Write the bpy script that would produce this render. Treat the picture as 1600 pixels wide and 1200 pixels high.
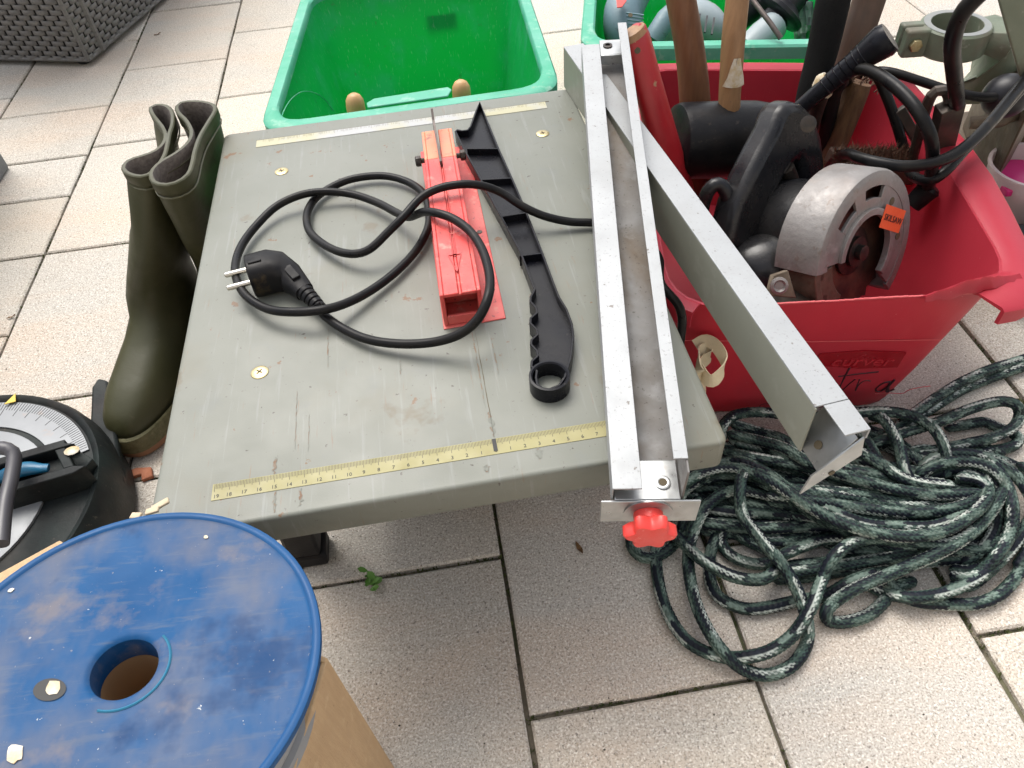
import bpy, bmesh, math, random
import numpy as np
from mathutils import Vector, Matrix

for o in list(bpy.data.objects):
    bpy.data.objects.remove(o)
S = bpy.context.scene
COL = S.collection
random.seed(7)
RNG = np.random.default_rng(7)

# ------------------------------------------------------------------ camera
TZ = 0.28                                   # height of the saw table
CAM = np.array([-0.01104588, -0.31712112, 0.40699364 + TZ])
FPX = 1167.25
_p, _y, _r = 0.836762, 0.084027, 0.087732
_f = np.array([math.sin(_y) * math.cos(_p), math.cos(_y) * math.cos(_p), -math.sin(_p)])
_rt = np.array([math.cos(_y), -math.sin(_y), 0.0])
_dn = np.cross(_f, _rt)
_R = math.cos(_r) * _rt + math.sin(_r) * _dn
_D = -math.sin(_r) * _rt + math.cos(_r) * _dn
cd = bpy.data.cameras.new('camera')
cam = bpy.data.objects.new('camera', cd)
COL.objects.link(cam)
cd.sensor_width = 36.0
cd.lens = 36.0 * FPX / 1600.0
cd.clip_start = 0.02
cd.clip_end = 400.0
mw = Matrix(((_R[0], -_D[0], -_f[0], CAM[0]), (_R[1], -_D[1], -_f[1], CAM[1]), (_R[2], -_D[2], -_f[2], CAM[2]), (0, 0, 0, 1)))
cam.matrix_world = mw
S.camera = cam

# ------------------------------------------------------------------ light
SUN_AZ, SUN_EL = math.radians(-22), math.radians(62)     # bright sky beyond the patio, soft light
w = bpy.data.worlds.new('World')
S.world = w
w.use_nodes = True
nt = w.node_tree
bg = nt.nodes['Background']
sky = nt.nodes.new('ShaderNodeTexSky')
sky.sky_type = 'NISHITA'
sky.sun_disc = False
sky.sun_elevation = SUN_EL
sky.sun_rotation = SUN_AZ
sky.air_density = 1.0
sky.dust_density = 4.0
sky.ozone_density = 1.0
hsv = nt.nodes.new('ShaderNodeHueSaturation')            # thin cloud: the blue is washed out
hsv.inputs['Saturation'].default_value = 0.32
nt.links.new(sky.outputs[0], hsv.inputs['Color'])
nt.links.new(hsv.outputs[0], bg.inputs[0])
bg.inputs[1].default_value = 0.15
sd = bpy.data.lights.new('sun', 'SUN')
sd.energy = 1.1
sd.angle = math.radians(38)
sd.color = (1.0, 0.95, 0.87)
sun = bpy.data.objects.new('sun', sd)
COL.objects.link(sun)
_to = Vector((math.sin(SUN_AZ) * math.cos(SUN_EL), math.cos(SUN_AZ) * math.cos(SUN_EL), math.sin(SUN_EL)))
sun.rotation_euler = _to.to_track_quat('Z', 'Y').to_euler()
sun.location = (0, 4, 6)
S.view_settings.view_transform = 'Standard'
S.view_settings.look = 'None'
S.view_settings.gamma = 1.0
S.view_settings.exposure = 0.96
S.render.resolution_x, S.render.resolution_y = 1024, 768
S.render.engine = 'CYCLES'

# ------------------------------------------------------------------ pixel -> place
V = lambda *a: np.array(a, float)


def ray(u, v):
    return _R * ((u - 800) / FPX) + _D * ((v - 600) / FPX) + _f


def P(u, v, z=0.0):
    d = ray(u, v)
    return CAM + d * ((z - CAM[2]) / d[2])


def PY(u, v, y):
    d = ray(u, v)
    return CAM + d * ((y - CAM[1]) / d[1])


def PL(u, v, p0, n):
    d = ray(u, v)
    return CAM + d * (np.dot(n, np.asarray(p0) - CAM) / np.dot(n, d))


def nrm(a):
    a = np.asarray(a, float)
    return a / (np.linalg.norm(a) + 1e-12)


def smoothpts(pts, step=None, n=None, closed=False):
    """Catmull-Rom through pts, resampled evenly"""
    p = np.asarray(pts, float)
    if closed:
        q = np.vstack([p[-1], p, p[0], p[1]])
    else:
        q = np.vstack([2 * p[0] - p[1], p, 2 * p[-1] - p[-2]])
    out = []
    t = np.linspace(0, 1, 17)[:-1, None]
    for i in range(1, len(q) - 2):
        a, b, c, d = q[i - 1], q[i], q[i + 1], q[i + 2]
        out.append(0.5 * (2 * b + (c - a) * t + (2 * a - 5 * b + 4 * c - d) * t * t + (3 * b - a - 3 * c + d) * t ** 3))
    o = np.vstack(out + [q[-2][None] if not closed else out[0][:1]])
    L = np.r_[0, np.cumsum(np.linalg.norm(np.diff(o, axis=0), axis=1))]
    if n is None:
        n = max(3, int(L[-1] / step) + 1)
    s = np.linspace(0, L[-1], n + (1 if closed else 0))
    r = np.stack([np.interp(s, L, o[:, k]) for k in range(o.shape[1])], 1)
    return r[:-1] if closed else r


def frames(path, up=None):
    p = np.asarray(path, float)
    t = np.gradient(p, axis=0)
    t /= np.linalg.norm(t, axis=1)[:, None] + 1e-12
    a = np.array(up if up is not None else (0, 0, 1), float)
    if abs(np.dot(a, t[0])) > 0.95:
        a = np.array((1.0, 0, 0))
    n0 = nrm(a - t[0] * np.dot(a, t[0]))
    N = [n0]
    for i in range(1, len(p)):
        v = N[-1] - t[i] * np.dot(N[-1], t[i])
        N.append(v / (np.linalg.norm(v) + 1e-12))
    N = np.array(N)
    return t, N, np.cross(t, N)


class MB:
    """collects shapes; build() links them as ONE mesh object"""

    def __init__(s):
        s.v = []
        s.f = []
        s.m = []

    def add(s, vs, fs, m=0):
        o = len(s.v)
        s.v += [tuple(map(float, q)) for q in vs]
        s.f += [tuple(i + o for i in q) for q in fs]
        s.m += [m] * len(fs)
        return s

    def box(s, c, size, R=None, m=0):
        c = np.asarray(c, float)
        h = np.asarray(size, float) / 2
        R = np.eye(3) if R is None else np.asarray(R, float)      # rows = local axes
        vs = [c + (R.T @ (h * V(a, b, d))) for a in (-1, 1) for b in (-1, 1) for d in (-1, 1)]
        return s.add(vs, [(0, 1, 3, 2), (4, 6, 7, 5), (0, 4, 5, 1), (2, 3, 7, 6), (0, 2, 6, 4), (1, 5, 7, 3)], m)

    def bar(s, a, b, wd, ht, up=(0, 0, 1), m=0):
        a = np.asarray(a, float)
        b = np.asarray(b, float)
        t = nrm(b - a)
        u = np.asarray(up, float)
        n = nrm(u - t * np.dot(u, t))
        sd_ = np.cross(n, t)
        return s.box((a + b) / 2, (np.linalg.norm(b - a), wd, ht), np.array([t, sd_, n]), m)

    def prism(s, poly, h, m=0):
        poly = [np.asarray(q, float) for q in poly]
        h = np.asarray(h, float)
        n = len(poly)
        vs = poly + [q + h for q in poly]
        fs = [tuple(range(n - 1, -1, -1)), tuple(range(n, 2 * n))] + [(i, (i + 1) % n, n + (i + 1) % n, n + i) for i in range(n)]
        return s.add(vs, fs, m)

    def loft(s, rings, cap0=True, cap1=True, closed=True, m=0):
        n = len(rings[0])
        vs = [q for r in rings for q in r]
        fs = []
        for k in range(len(rings) - 1):
            for i in range(n if closed else n - 1):
                j = (i + 1) % n
                fs.append((k * n + i, k * n + j, (k + 1) * n + j, (k + 1) * n + i))
        if cap0:
            fs.append(tuple(range(n - 1, -1, -1)))
        if cap1:
            fs.append(tuple(range((len(rings) - 1) * n, len(rings) * n)))
        return s.add(vs, fs, m)

    def tube(s, path, r, n=10, caps=True, up=None, flat=1.0, m=0):
        p = np.asarray(path, float)
        r = np.broadcast_to(np.asarray(r, float), (len(p),))
        t, N, B = frames(p, up)
        a = np.linspace(0, 2 * math.pi, n, endpoint=False)
        rings = [p[i] + r[i] * (np.outer(np.cos(a) * flat, N[i]) + np.outer(np.sin(a), B[i])) for i in range(len(p))]
        return s.loft(rings, caps, caps, True, m)

    def lathe(s, prof, o, axis=(0, 0, 1), n=32, cap0=True, cap1=True, m=0, ref=None):
        ax = nrm(axis)
        a = np.array(ref if ref is not None else ((1.0, 0, 0) if abs(ax[0]) < .9 else (0, 1.0, 0)), float)
        e1 = nrm(a - ax * np.dot(a, ax))
        e2 = np.cross(ax, e1)
        th = np.linspace(0, 2 * math.pi, n, endpoint=False)
        o = np.asarray(o, float)
        rings = [o + ax * z + r * (np.outer(np.cos(th), e1) + np.outer(np.sin(th), e2)) for r, z in prof]
        return s.loft(rings, cap0, cap1, True, m)

    def sphere(s, c, r, n=12, k=7, m=0):
        r = np.broadcast_to(np.asarray(r, float), (3,))
        c = np.asarray(c, float)
        rings = []
        for i in range(k):
            ph = math.pi * (i + .5) / k
            rings.append([c + r * V(math.sin(ph) * math.cos(t), math.sin(ph) * math.sin(t), -math.cos(ph)) for t in np.linspace(0, 2 * math.pi, n, endpoint=False)])
        return s.loft(rings, m=m)

    def build(s, name, mats, parent=None, smooth=False, bevel=0, seg=2, angle=35, base=None, recalc=True, sub=0):
        me = bpy.data.meshes.new(name)
        if parent is not None:
            off = np.array(ORG[parent.name])
        else:
            off = np.asarray(base, float) if base is not None else V(0, 0, 0)
        me.from_pydata([tuple(np.array(q) - off) for q in s.v], [], s.f)
        if not isinstance(mats, (list, tuple)):
            mats = [mats]
        for m_ in mats:
            me.materials.append(m_)
        if len(mats) > 1:
            me.polygons.foreach_set('material_index', s.m)
        if recalc:
            b = bmesh.new()
            b.from_mesh(me)
            bmesh.ops.recalc_face_normals(b, faces=b.faces)
            b.to_mesh(me)
            b.free()
        if smooth:
            me.shade_smooth()
        o = bpy.data.objects.new(name, me)
        COL.objects.link(o)
        if parent is not None:
            o.parent = parent
            ORG[o.name] = tuple(off)
        else:
            o.location = tuple(off)
            ORG[o.name] = tuple(off)
        if bevel:
            md = o.modifiers.new('bevel', 'BEVEL')
            md.width = bevel
            md.segments = seg
            md.limit_method = 'ANGLE'
            md.angle_limit = math.radians(angle)
            md.harden_normals = False
            if not smooth:
                me.shade_smooth()
            # keep flat faces flat
        if sub:
            md = o.modifiers.new('sub', 'SUBSURF')
            md.levels = md.render_levels = sub
        if smooth or bevel:
            try:
                me.set_sharp_from_angle(angle=math.radians(42 if not bevel else 50))
            except Exception:
                pass
        return o


ORG = {}


def thing(name, label, cat, base, group=None):
    o = bpy.data.objects.new(name, None)
    COL.objects.link(o)
    o.location = tuple(map(float, base))
    o.empty_display_size = 0.05
    ORG[o.name] = tuple(map(float, base))
    return tag(o, label, cat, group)


def tag(o, label, cat=None, group=None, kind=None):
    if label:
        o['label'] = label
    if cat:
        o['category'] = cat
    if group:
        o['group'] = group
    if kind:
        o['kind'] = kind
    return o


def textmesh(txt, size, origin, ex, ey, extr=0.0002, align='CENTER'):
    """lettering as mesh data: origin at baseline, ex/ey in-plane axes"""
    cu = bpy.data.curves.new('t', 'FONT')
    cu.body = txt
    cu.size = size
    cu.align_x = align
    cu.extrude = extr
    cu.resolution_u = 3
    ob = bpy.data.objects.new('t', cu)
    COL.objects.link(ob)
    dg = bpy.context.evaluated_depsgraph_get()
    me = ob.evaluated_get(dg).to_mesh()
    ex = nrm(ex)
    ey = np.asarray(ey, float)
    ey = nrm(ey - ex * np.dot(ex, ey))
    ez = np.cross(ex, ey)
    o = np.asarray(origin, float)
    vs = [o + ex * q.co.x + ey * q.co.y + ez * q.co.z for q in me.vertices]
    fs = [tuple(q.vertices) for q in me.polygons]
    ob.evaluated_get(dg).to_mesh_clear()
    bpy.data.objects.remove(ob)
    bpy.data.curves.remove(cu)
    return vs, fs


# ------------------------------------------------------------------ materials
def _n(t, kind, **kw):
    nd = t.nodes.new(kind)
    for k, v in kw.items():
        if k.startswith('i_'):
            key = k[2:].replace('_', ' ')
            nd.inputs[int(key) if key.isdigit() else key].default_value = v
        else:
            setattr(nd, k, v)
    return nd


def c4(c):
    return (c[0], c[1], c[2], 1.0)


def mat(name, col, rough=.5, metal=0.0, col2=None, vscale=8, vsharp=(.35, .65), layers=(), bump=0.0, bscale=200, bdet=4,
        rvar=.1, stretch=None, rnd=0.0, coat=0.0, trans=0.0, sss=0.0, transl=0.0, spec=None, vcol=None, ior=None, sheen=0, rndcol=None):
    """layers: (colour, noise scale, lo, hi, strength[, stretch, kind]) patches laid over the base colour"""
    m = bpy.data.materials.new(name)
    m.use_nodes = True
    t = m.node_tree
    b = t.nodes['Principled BSDF']
    L = t.links.new
    tc = _n(t, 'ShaderNodeTexCoord')
    co = tc.outputs['Object']

    def coords(st):
        if st is None:
            return co
        mp = _n(t, 'ShaderNodeMapping')
        mp.inputs['Scale'].default_value = st
        L(co, mp.inputs[0])
        return mp.outputs[0]
    if vcol:
        at = _n(t, 'ShaderNodeVertexColor', layer_name=vcol)
        cur = at.outputs[0]
    else:
        rg = _n(t, 'ShaderNodeRGB')
        rg.outputs[0].default_value = c4(col)
        cur = rg.outputs[0]

    def mix(fac, a, bcol, blend='MIX'):
        mx = _n(t, 'ShaderNodeMix', data_type='RGBA', blend_type=blend)
        L(fac, mx.inputs[0]) if hasattr(fac, 'links') else mx.inputs[0].__setattr__('default_value', fac)
        L(a, mx.inputs[6])
        if hasattr(bcol, 'links'):
            L(bcol, mx.inputs[7])
        else:
            mx.inputs[7].default_value = c4(bcol)
        return mx.outputs[2]

    def noise(sc, det=4, st=None, rgh=.6, kind='N'):
        if kind == 'V':
            nd = _n(t, 'ShaderNodeTexVoronoi', i_Scale=sc)
            L(coords(st), nd.inputs['Vector'])
            return nd.outputs['Distance']
        nd = _n(t, 'ShaderNodeTexNoise', i_Scale=sc, i_Detail=det, i_Roughness=rgh)
        L(coords(st), nd.inputs['Vector'])
        return nd.outputs[0]

    def rng(x, lo, hi, a=0., bb=1.):
        mr = _n(t, 'ShaderNodeMapRange')
        L(x, mr.inputs[0])
        mr.inputs[1].default_value = lo
        mr.inputs[2].default_value = hi
        mr.inputs[3].default_value = a
        mr.inputs[4].default_value = bb
        return mr.outputs[0]
    if col2 is not None:
        cur = mix(rng(noise(vscale, 5, stretch), *vsharp), cur, col2)
    if rndcol:
        oi2 = _n(t, 'ShaderNodeObjectInfo')
        wn = _n(t, 'ShaderNodeTexWhiteNoise', noise_dimensions='1D')
        L(oi2.outputs['Random'], wn.inputs['W'])
        cur = mix(rng(wn.outputs[0], 0, 1, 0, rndcol[1]), cur, rndcol[0])
    for ly in layers:
        c, sc, lo, hi, st = ly[:5]
        cur = mix(rng(noise(sc, 5, ly[5] if len(ly) > 5 else None, .6, ly[6] if len(ly) > 6 else 'N'), lo, hi, 0, st), cur, c)
    if rnd:
        oi = _n(t, 'ShaderNodeObjectInfo')
        hs = _n(t, 'ShaderNodeHueSaturation')
        L(rng(oi.outputs['Random'], 0, 1, 1 - rnd, 1 + rnd), hs.inputs['Value'])
        L(cur, hs.inputs['Color'])
        cur = hs.outputs[0]
    L(cur, b.inputs['Base Color'])
    b.inputs['Metallic'].default_value = metal
    if rvar:
        L(rng(noise(vscale * 2.3 + 3, 4), .3, .7, max(.02, rough - rvar), min(1, rough + rvar)), b.inputs['Roughness'])
    else:
        b.inputs['Roughness'].default_value = rough
    if bump:
        bp = _n(t, 'ShaderNodeBump')
        bp.inputs['Strength'].default_value = 1.0
        bp.inputs['Distance'].default_value = bump
        L(noise(bscale, bdet, stretch), bp.inputs['Height'])
        L(bp.outputs[0], b.inputs['Normal'])
    if coat:
        b.inputs['Coat Weight'].default_value = coat
        b.inputs['Coat Roughness'].default_value = .15
    if trans:
        b.inputs['Transmission Weight'].default_value = trans
    if sss:
        b.inputs['Subsurface Weight'].default_value = sss
        b.inputs['Subsurface Radius'].default_value = (.01, .006, .004)
        b.inputs['Subsurface Scale'].default_value = 1.0
    if spec is not None:
        b.inputs['Specular IOR Level'].default_value = spec
    if ior:
        b.inputs['IOR'].default_value = ior
    if sheen:
        b.inputs['Sheen Weight'].default_value = sheen
    if transl:
        tr = _n(t, 'ShaderNodeBsdfTranslucent')
        L(cur, tr.inputs[0])
        ms = _n(t, 'ShaderNodeMixShader')
        ms.inputs[0].default_value = transl
        L(b.outputs[0], ms.inputs[1])
        L(tr.outputs[0], ms.inputs[2])
        L(ms.outputs[0], t.nodes['Material Output'].inputs[0])
    return m


M_ = {}
M_['paver'] = mat('paver_concrete', (.53, .465, .38), .85, col2=(.46, .43, .375), vscale=5, rvar=.05, rnd=.10, rndcol=((.41, .40, .38), .5), bump=.00045, bscale=700, bdet=3,
                  layers=[((.54, .42, .32), 3.2, .46, .62, .6, (.7, 2.2, 1)), ((.28, .25, .21), 9, .56, .70, .22), ((.22, .185, .15), 520, .50, .60, .62), ((.80, .76, .69), 460, .53, .63, .62), ((.11, .09, .075), 300, .60, .65, .7),
                          ((.80, .78, .73), 240, .63, .67, .55), ((.07, .06, .05), 120, .70, .72, .8), ((.36, .27, .18), 200, .64, .68, .5)])
M_['joint'] = mat('joint_sand', (.14, .12, .085), .95, col2=(.20, .17, .125), vscale=60, bump=.003, bscale=260, layers=[((.07, .085, .03), 14, .5, .62, .75)])
M_['moss'] = mat('moss', (.035, .05, .012), .95, col2=(.09, .10, .03), vscale=90)
M_['steel'] = mat('grey_enamel', (.160, .167, .141), .44, 0.0, col2=(.180, .186, .160), vscale=7, vsharp=(.4, .6), rvar=.09, spec=.34, bump=.00006, bscale=700,
                  layers=[((.17, .15, .10), 8, .55, .70, .32), ((.16, .17, .16), 30, .58, .68, .35), ((.25, .26, .25), 24, .59, .68, .35, (10, .5, 1)), ((.19, .12, .07), 30, .66, .71, .5, (14, .8, 1)),
                          ((.16, .08, .035), 55, .675, .70, .8), ((.06, .05, .04), 150, .67, .70, .85), ((.13, .095, .05), 15, .655, .70, .45), ((.09, .075, .055), 260, .68, .71, .6)])
# ------------------------------------------------------------------ the setting
M_['soil'] = mat('soil', (.12, .10, .07), .95, col2=(.08, .10, .04), vscale=3)
g = MB().add([(-60, -60, -.045), (60, -60, -.045), (60, 60, -.045), (-60, 60, -.045)], [(0, 1, 2, 3)]).build('ground', M_['soil'])
tag(g, 'bare soil under and beyond the patio paving', None, None, 'structure')
pave = MB().add([(-4, -1.9, -.007), (5, -1.9, -.007), (5, 6, -.007), (-4, 6, -.007), (-4, -1.9, -.04), (5, -1.9, -.04), (5, 6, -.04), (-4, 6, -.04)],
                [(0, 1, 2, 3), (4, 7, 6, 5), (0, 4, 5, 1), (1, 5, 6, 2), (2, 6, 7, 3), (3, 7, 4, 0)]).build('pavement', M_['joint'])
tag(pave, 'patio of beige concrete pavers with dark mossy joints', None, None, 'structure')

XE = {-4: -.851, -3: -.636, -2: -.4195, -1: -.211, 0: -.0045, 1: .2035, 2: .412}
for k in range(3, 26):
    XE[k] = .412 + .2075 * (k - 2)
for k in range(-5, -20, -1):
    XE[k] = -.851 - .2105 * (-4 - k)
ROWS = {-4: [1.51, 1.20, 1.012, .880, .716, .533, .36, .05, -.26], -3: [1.664, 1.352, 1.039, .718, .392, .08, -.23],
        -2: [1.48, 1.17, .86, .545, .24, -.06, -.37], -1: [1.30, .99, .68, .37, .0675, -.245], 0: [1.40, 1.08, .77, .46, .15, -.0945, -.40],
        1: [1.59, 1.28, .97, .66, .35, .04, -.27], 2: [1.34, 1.03, .72, .41, .16, -.092, -.40], -5: [1.60, 1.29, 1.10, .93, .62, .31, 0], 3: [1.6, 1.30, .99, .68, .37, .06, -.25]}


def rows(k):
    r = sorted(ROWS.get(k, [(.31 * i + .137 * (k * k % 3)) for i in range(-2, 6)]))
    while r[0] > -1.8:
        r.insert(0, r[0] - .31)
    while r[-1] < 5.9:
        r.append(r[-1] + .31)
    return r


def paver_shape(mb, x0, x1, y0, y1, gx, gy, rnd, ztop=0.0):
    j = lambda s=.0006: rnd.uniform(-s, s)
    a, b, c, d = x0 + gx / 2, x1 - gx / 2, y0 + gy / 2, y1 - gy / 2
    ch = .0022
    z = ztop + j(.0005)
    lo = [(a + j(), c + j()), (b + j(), c + j()), (b + j(), d + j()), (a + j(), d + j())]
    # each side gets a few uneven points
    ring = []
    for i in range(4):
        p, q = np.array(lo[i]), np.array(lo[(i + 1) % 4])
        nv = np.array([(q - p)[1], -(q - p)[0]])
        nv = nv / np.linalg.norm(nv)
        for t in (0, .25, .5, .75):
            ring.append(p + (q - p) * t + (nv * j(.0009) if t else 0))
    ctr = np.array([(a + b) / 2, (c + d) / 2])
    ins = [ctr + (q - ctr) * np.array([1 - 2 * ch / (b - a), 1 - 2 * ch / (d - c)]) for q in ring]
    R3 = [[V(*q, -.03) for q in ring], [V(*q, z - ch * .9) for q in ring], [V(*q, z) for q in ins]]
    mb.loft(R3, False, True)


rp = random.Random(3)
far = MB()
for k in range(-16, 21):
    rr = rows(k)
    for y0, y1 in zip(rr[:-1], rr[1:]):
        if y0 < -1.85 or y1 > 5.95 or XE[k] < -3.95 or XE[k + 1] > 4.95:
            continue
        gx = .0070 if k in (2,) else .0042
        if -1.5 < XE[k] < 1.6 and -.75 < y0 < 2.3:
            mb = MB()
            paver_shape(mb, XE[k] + (.0015 if k == 2 else 0), XE[k + 1], y0, y1, gx, .0042, rp)
            o = mb.build('paver', M_['paver'], pave, bevel=0)
        else:
            paver_shape(far, XE[k], XE[k + 1], y0, y1, .005, .005, rp)
tag(far.build('far_pavers', M_['paver'], pave), None, None, None, 'stuff')

# moss and grit in the joints (uncountable)
mo = MB()
rm = random.Random(5)


def tuft(x, y, s):
    for _ in range(3):
        a = rm.uniform(0, 6.28)
        l = s * rm.uniform(.5, 1.2)
        dx, dy = math.cos(a) * l, math.sin(a) * l
        mo.add([(x, y, -.006), (x + dx - dy * .4, y + dy + dx * .4, -.004 + l * .35), (x + dx * 1.3, y + dy * 1.3, -.003 + l * .7), (x + dx + dy * .4, y + dy - dx * .4, -.004 + l * .35)], [(0, 1, 2, 3)])


for k in range(-5, 6):
    dens = {0: 900, 1: 900, 2: 2600, -3: 700, 3: 600}.get(k, 420)
    for _ in range(dens):
        y = rm.uniform(-.45, 1.7)
        if rm.random() < .5 + .5 * math.sin(y * 23 + k):
            tuft(XE[k] + rm.gauss(0, .0011 if k != 2 else .0024), y, rm.uniform(.0012, .0030))
    for y in rows(k):
        if -.5 < y < 1.7:
            for _ in range(70):
                tuft(rm.uniform(XE[k], XE[k + 1]), y + rm.gauss(0, .001), rm.uniform(.001, .0028))
tag(mo.build('moss', M_['moss'], recalc=False), 'dark green moss and grit filling the paver joints', None, None, 'stuff')

# unseen wall added behind the camera to shade the near paving
M_['render'] = mat('wall_render', (.62, .58, .52), .9, col2=(.55, .52, .47), vscale=4, bump=.002, bscale=120)
hw = MB().box((0, -2.45, 1.15), (7, .5, 2.4)).build('shade_wall', M_['render'], base=(0, -2.45, -.05), bevel=.01)
tag(hw, 'cream rendered wall added out of view to shade the foreground', 'wall')
# ------------------------------------------------------------------ table saw
TR = .5319 * math.pi / 180
EX = V(math.cos(TR), math.sin(TR), 0)
EY = V(-math.sin(TR), math.cos(TR), 0)
T = lambda x, y, z=0.0: EX * x + EY * y + V(0, 0, TZ + z)
XL, XR, YF, YB = -.2311, .1550, -.0340, .4788
M_['dark_plastic'] = mat('dark_plastic', (.009, .009, .011), .5, spec=.15, col2=(.03, .029, .028), vscale=12, bump=.0002, bscale=400)
M_['ruler'] = mat('ruler_yellow', (.27, .245, .10), .5, col2=(.23, .205, .08), vscale=30, layers=[((.25, .2, .1), 60, .62, .7, .4)])
M_['ruler_worn'] = mat('ruler_worn', (.34, .345, .34), .45, metal=.1, col2=(.36, .34, .22), vscale=9, vsharp=(.5, .6), layers=[((.3, .28, .2), 80, .6, .7, .4)])
M_['ink'] = mat('ink', (.012, .012, .012), .6, rvar=0)
M_['brass'] = mat('zinc_screw', (.46, .40, .24), .36, .9, col2=(.36, .29, .15), vscale=200)
M_['slot'] = mat('slot_dirt', (.09, .07, .04), .8, rvar=0)
M_['saw_red'] = mat('red_plastic', (.60, .045, .042), .45, col2=(.56, .055, .05), vscale=30, layers=[((.66, .17, .14), 12, .46, .66, .6), ((.62, .32, .26), 70, .58, .68, .5), ((.16, .03, .028), 260, .62, .66, .7), ((.30, .16, .11), 20, .60, .72, .4)], sss=.15, bump=.00015, bscale=300)
M_['saw_orange'] = mat('faded_red_plastic', (.78, .26, .13), .5, col2=(.72, .20, .12), vscale=25, layers=[((.10, .07, .05), 48, .60, .68, .7), ((.07, .05, .04), 330, .66, .7, .8)], sss=.1)
M_['blackm'] = mat('black_metal', (.03, .028, .026), .38, .6, col2=(.07, .055, .045), vscale=80)
M_['knife'] = mat('knife_steel', (.10, .085, .075), .5, .5, col2=(.07, .05, .045), vscale=60)

saw = thing('table_saw', 'grey enamelled benchtop saw table with yellow rulers and red blade guard', 'table saw', (-.04, .2, 0))
# table top: rolled edges, rounded corners, hollow underneath
def rrect(x0, x1, y0, y1, r, z, k=4):
    out = []
    for cx_, cy_, a0 in ((x1 - r, y0 + r, -90), (x1 - r, y1 - r, 0), (x0 + r, y1 - r, 90), (x0 + r, y0 + r, 180)):
        for i in range(k + 1):
            a = math.radians(a0 + 90 * i / k)
            out.append(T(cx_ + r * math.cos(a), cy_ + r * math.sin(a), z))
    return out


LIP = .027
rings = []
for ins, z in ((.0030, 0), (.0016, -.0003), (.0006, -.0009), (.0001, -.0019), (0, -.0032), (0, -LIP + .001), (.0006, -LIP), (.002, -LIP), (.0026, -LIP + .001), (.0028, -.006)):
    rings.append(rrect(XL + ins, XR - ins, YF + ins, YB - ins, max(.0065 - ins * .6, .003), z))
tt = MB().loft(rings, True, True).build('table_top', M_['steel'], saw, smooth=True)
# scale strips
def strip(x0, x1, y0, y1, z0, z1, m, name):
    return MB().prism([T(x0, y0, z0), T(x1, y0, z0), T(x1, y1, z0), T(x0, y1, z0)], (0, 0, z1 - z0)).build(name, m, saw)


rl = strip(-.1915, .118, -.0125, .0008, -.0002, .0004, M_['ruler'], 'ruler')
tk = MB()
for mm in range(-190, 111):
    ln = .0062 if mm % 10 == 0 else (.0052 if mm % 5 == 0 else .0038)
    h = .00013
    tk.add([T(mm / 1000 - h, -ln + .0004, .00055), T(mm / 1000 + h, -ln + .0004, .00055), T(mm / 1000 + h, .0004, .00055), T(mm / 1000 - h, .0004, .00055)], [(0, 1, 2, 3)])
tk.build('ruler_graduation', M_['ink'], saw, recalc=False)
num = MB()
for cm in range(-19, 11):
    vs, fs = textmesh(str(abs(cm)), .0040, T(cm / 100 + (.0016 if cm == -19 else 0), -.0108, .0005), EX, EY, .00005)
    num.add(vs, fs)
num.build('ruler_numbers', M_['ink'], saw, recalc=False)
MB().prism([T(-.0016, -.010, .0005), T(.0012, -.010, .0005), T(.0012, .0005, .0005), T(-.0016, .0005, .0005)], (0, 0, .0002)).build('zero_mark', M_['ink'], saw)
strip(-.1940, .122, .4405, .4545, -.0002, .0004, M_['ruler_worn'], 'rear_ruler')
MB().prism([T(-.1945, .4545, .0), T(.1265, .4545, 0), T(.1265, .4553, 0), T(-.1945, .4553, 0)], (0, 0, .0003)).build('rear_ruler_edge', M_['slot'], saw)
tk = MB()
for mm in range(-190, 121):
    ln = .006 if mm % 10 == 0 else (.005 if mm % 5 == 0 else .0038)
    if RNG.random() < .55:
        tk.add([T(mm / 1000 - .0001, .4538 - ln, .00055), T(mm / 1000 + .0001, .4538 - ln, .00055), T(mm / 1000 + .0001, .4538, .00055), T(mm / 1000 - .0001, .4538, .00055)], [(0, 1, 2, 3)])
tk.build('rear_graduation', M_['slot'], saw, recalc=False)
# screws
for (u, v, a) in ((440, 268, .3), (848, 209, .2), (406, 582, .9), (1012, 560, .4)):
    c = P(u, v, TZ)
    mbs = MB().lathe([(.0072, -.0004), (.0068, .0006), (.0052, .0013), (.0030, .0013), (.0, .0012)], c, n=20, cap1=False)
    sc = mbs.build('screw', M_['brass'], saw, smooth=True)
    cr = MB()
    for q in (0, math.pi / 2):
        d = V(math.cos(a + q), math.sin(a + q), 0)
        cr.bar(c + V(0, 0, .00125) - d * .0028, c + V(0, 0, .00125) + d * .0028, .0011, .0004)
    cr.build('cross_slot', M_['slot'], sc)
# red insert plate and blade guard
MB().prism([T(-.0235, .1165), T(.0265, .1185), T(.0275, .385), T(-.0215, .385)], (0, 0, .0012)).build('insert_plate', M_['saw_red'], saw, bevel=.0006)
for yy in (.155, .235, .31):
    c = T(.0205, yy, .0012)
    sc = MB().lathe([(.0026, 0), (.0024, .0005), (.001, .0006), (0, .0004)], c, n=12, cap1=False).build('plate_screw', M_['knife'], saw, smooth=True)
# hollow guard : walls with slot along the top
gx0n, gx1n, gx0f, gx1f, gyn, gyf, gh, gb = -.0225, .0095, -.0172, .0125, .1195, .366, .0315, .0016
def G(s, t, z):          # s 0..1 across, t 0..1 near to far
    return T((gx0n + (gx0f - gx0n) * t) * (1 - s) + (gx1n + (gx1f - gx1n) * t) * s, gyn + (gyf - gyn) * t, gb + z)


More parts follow.
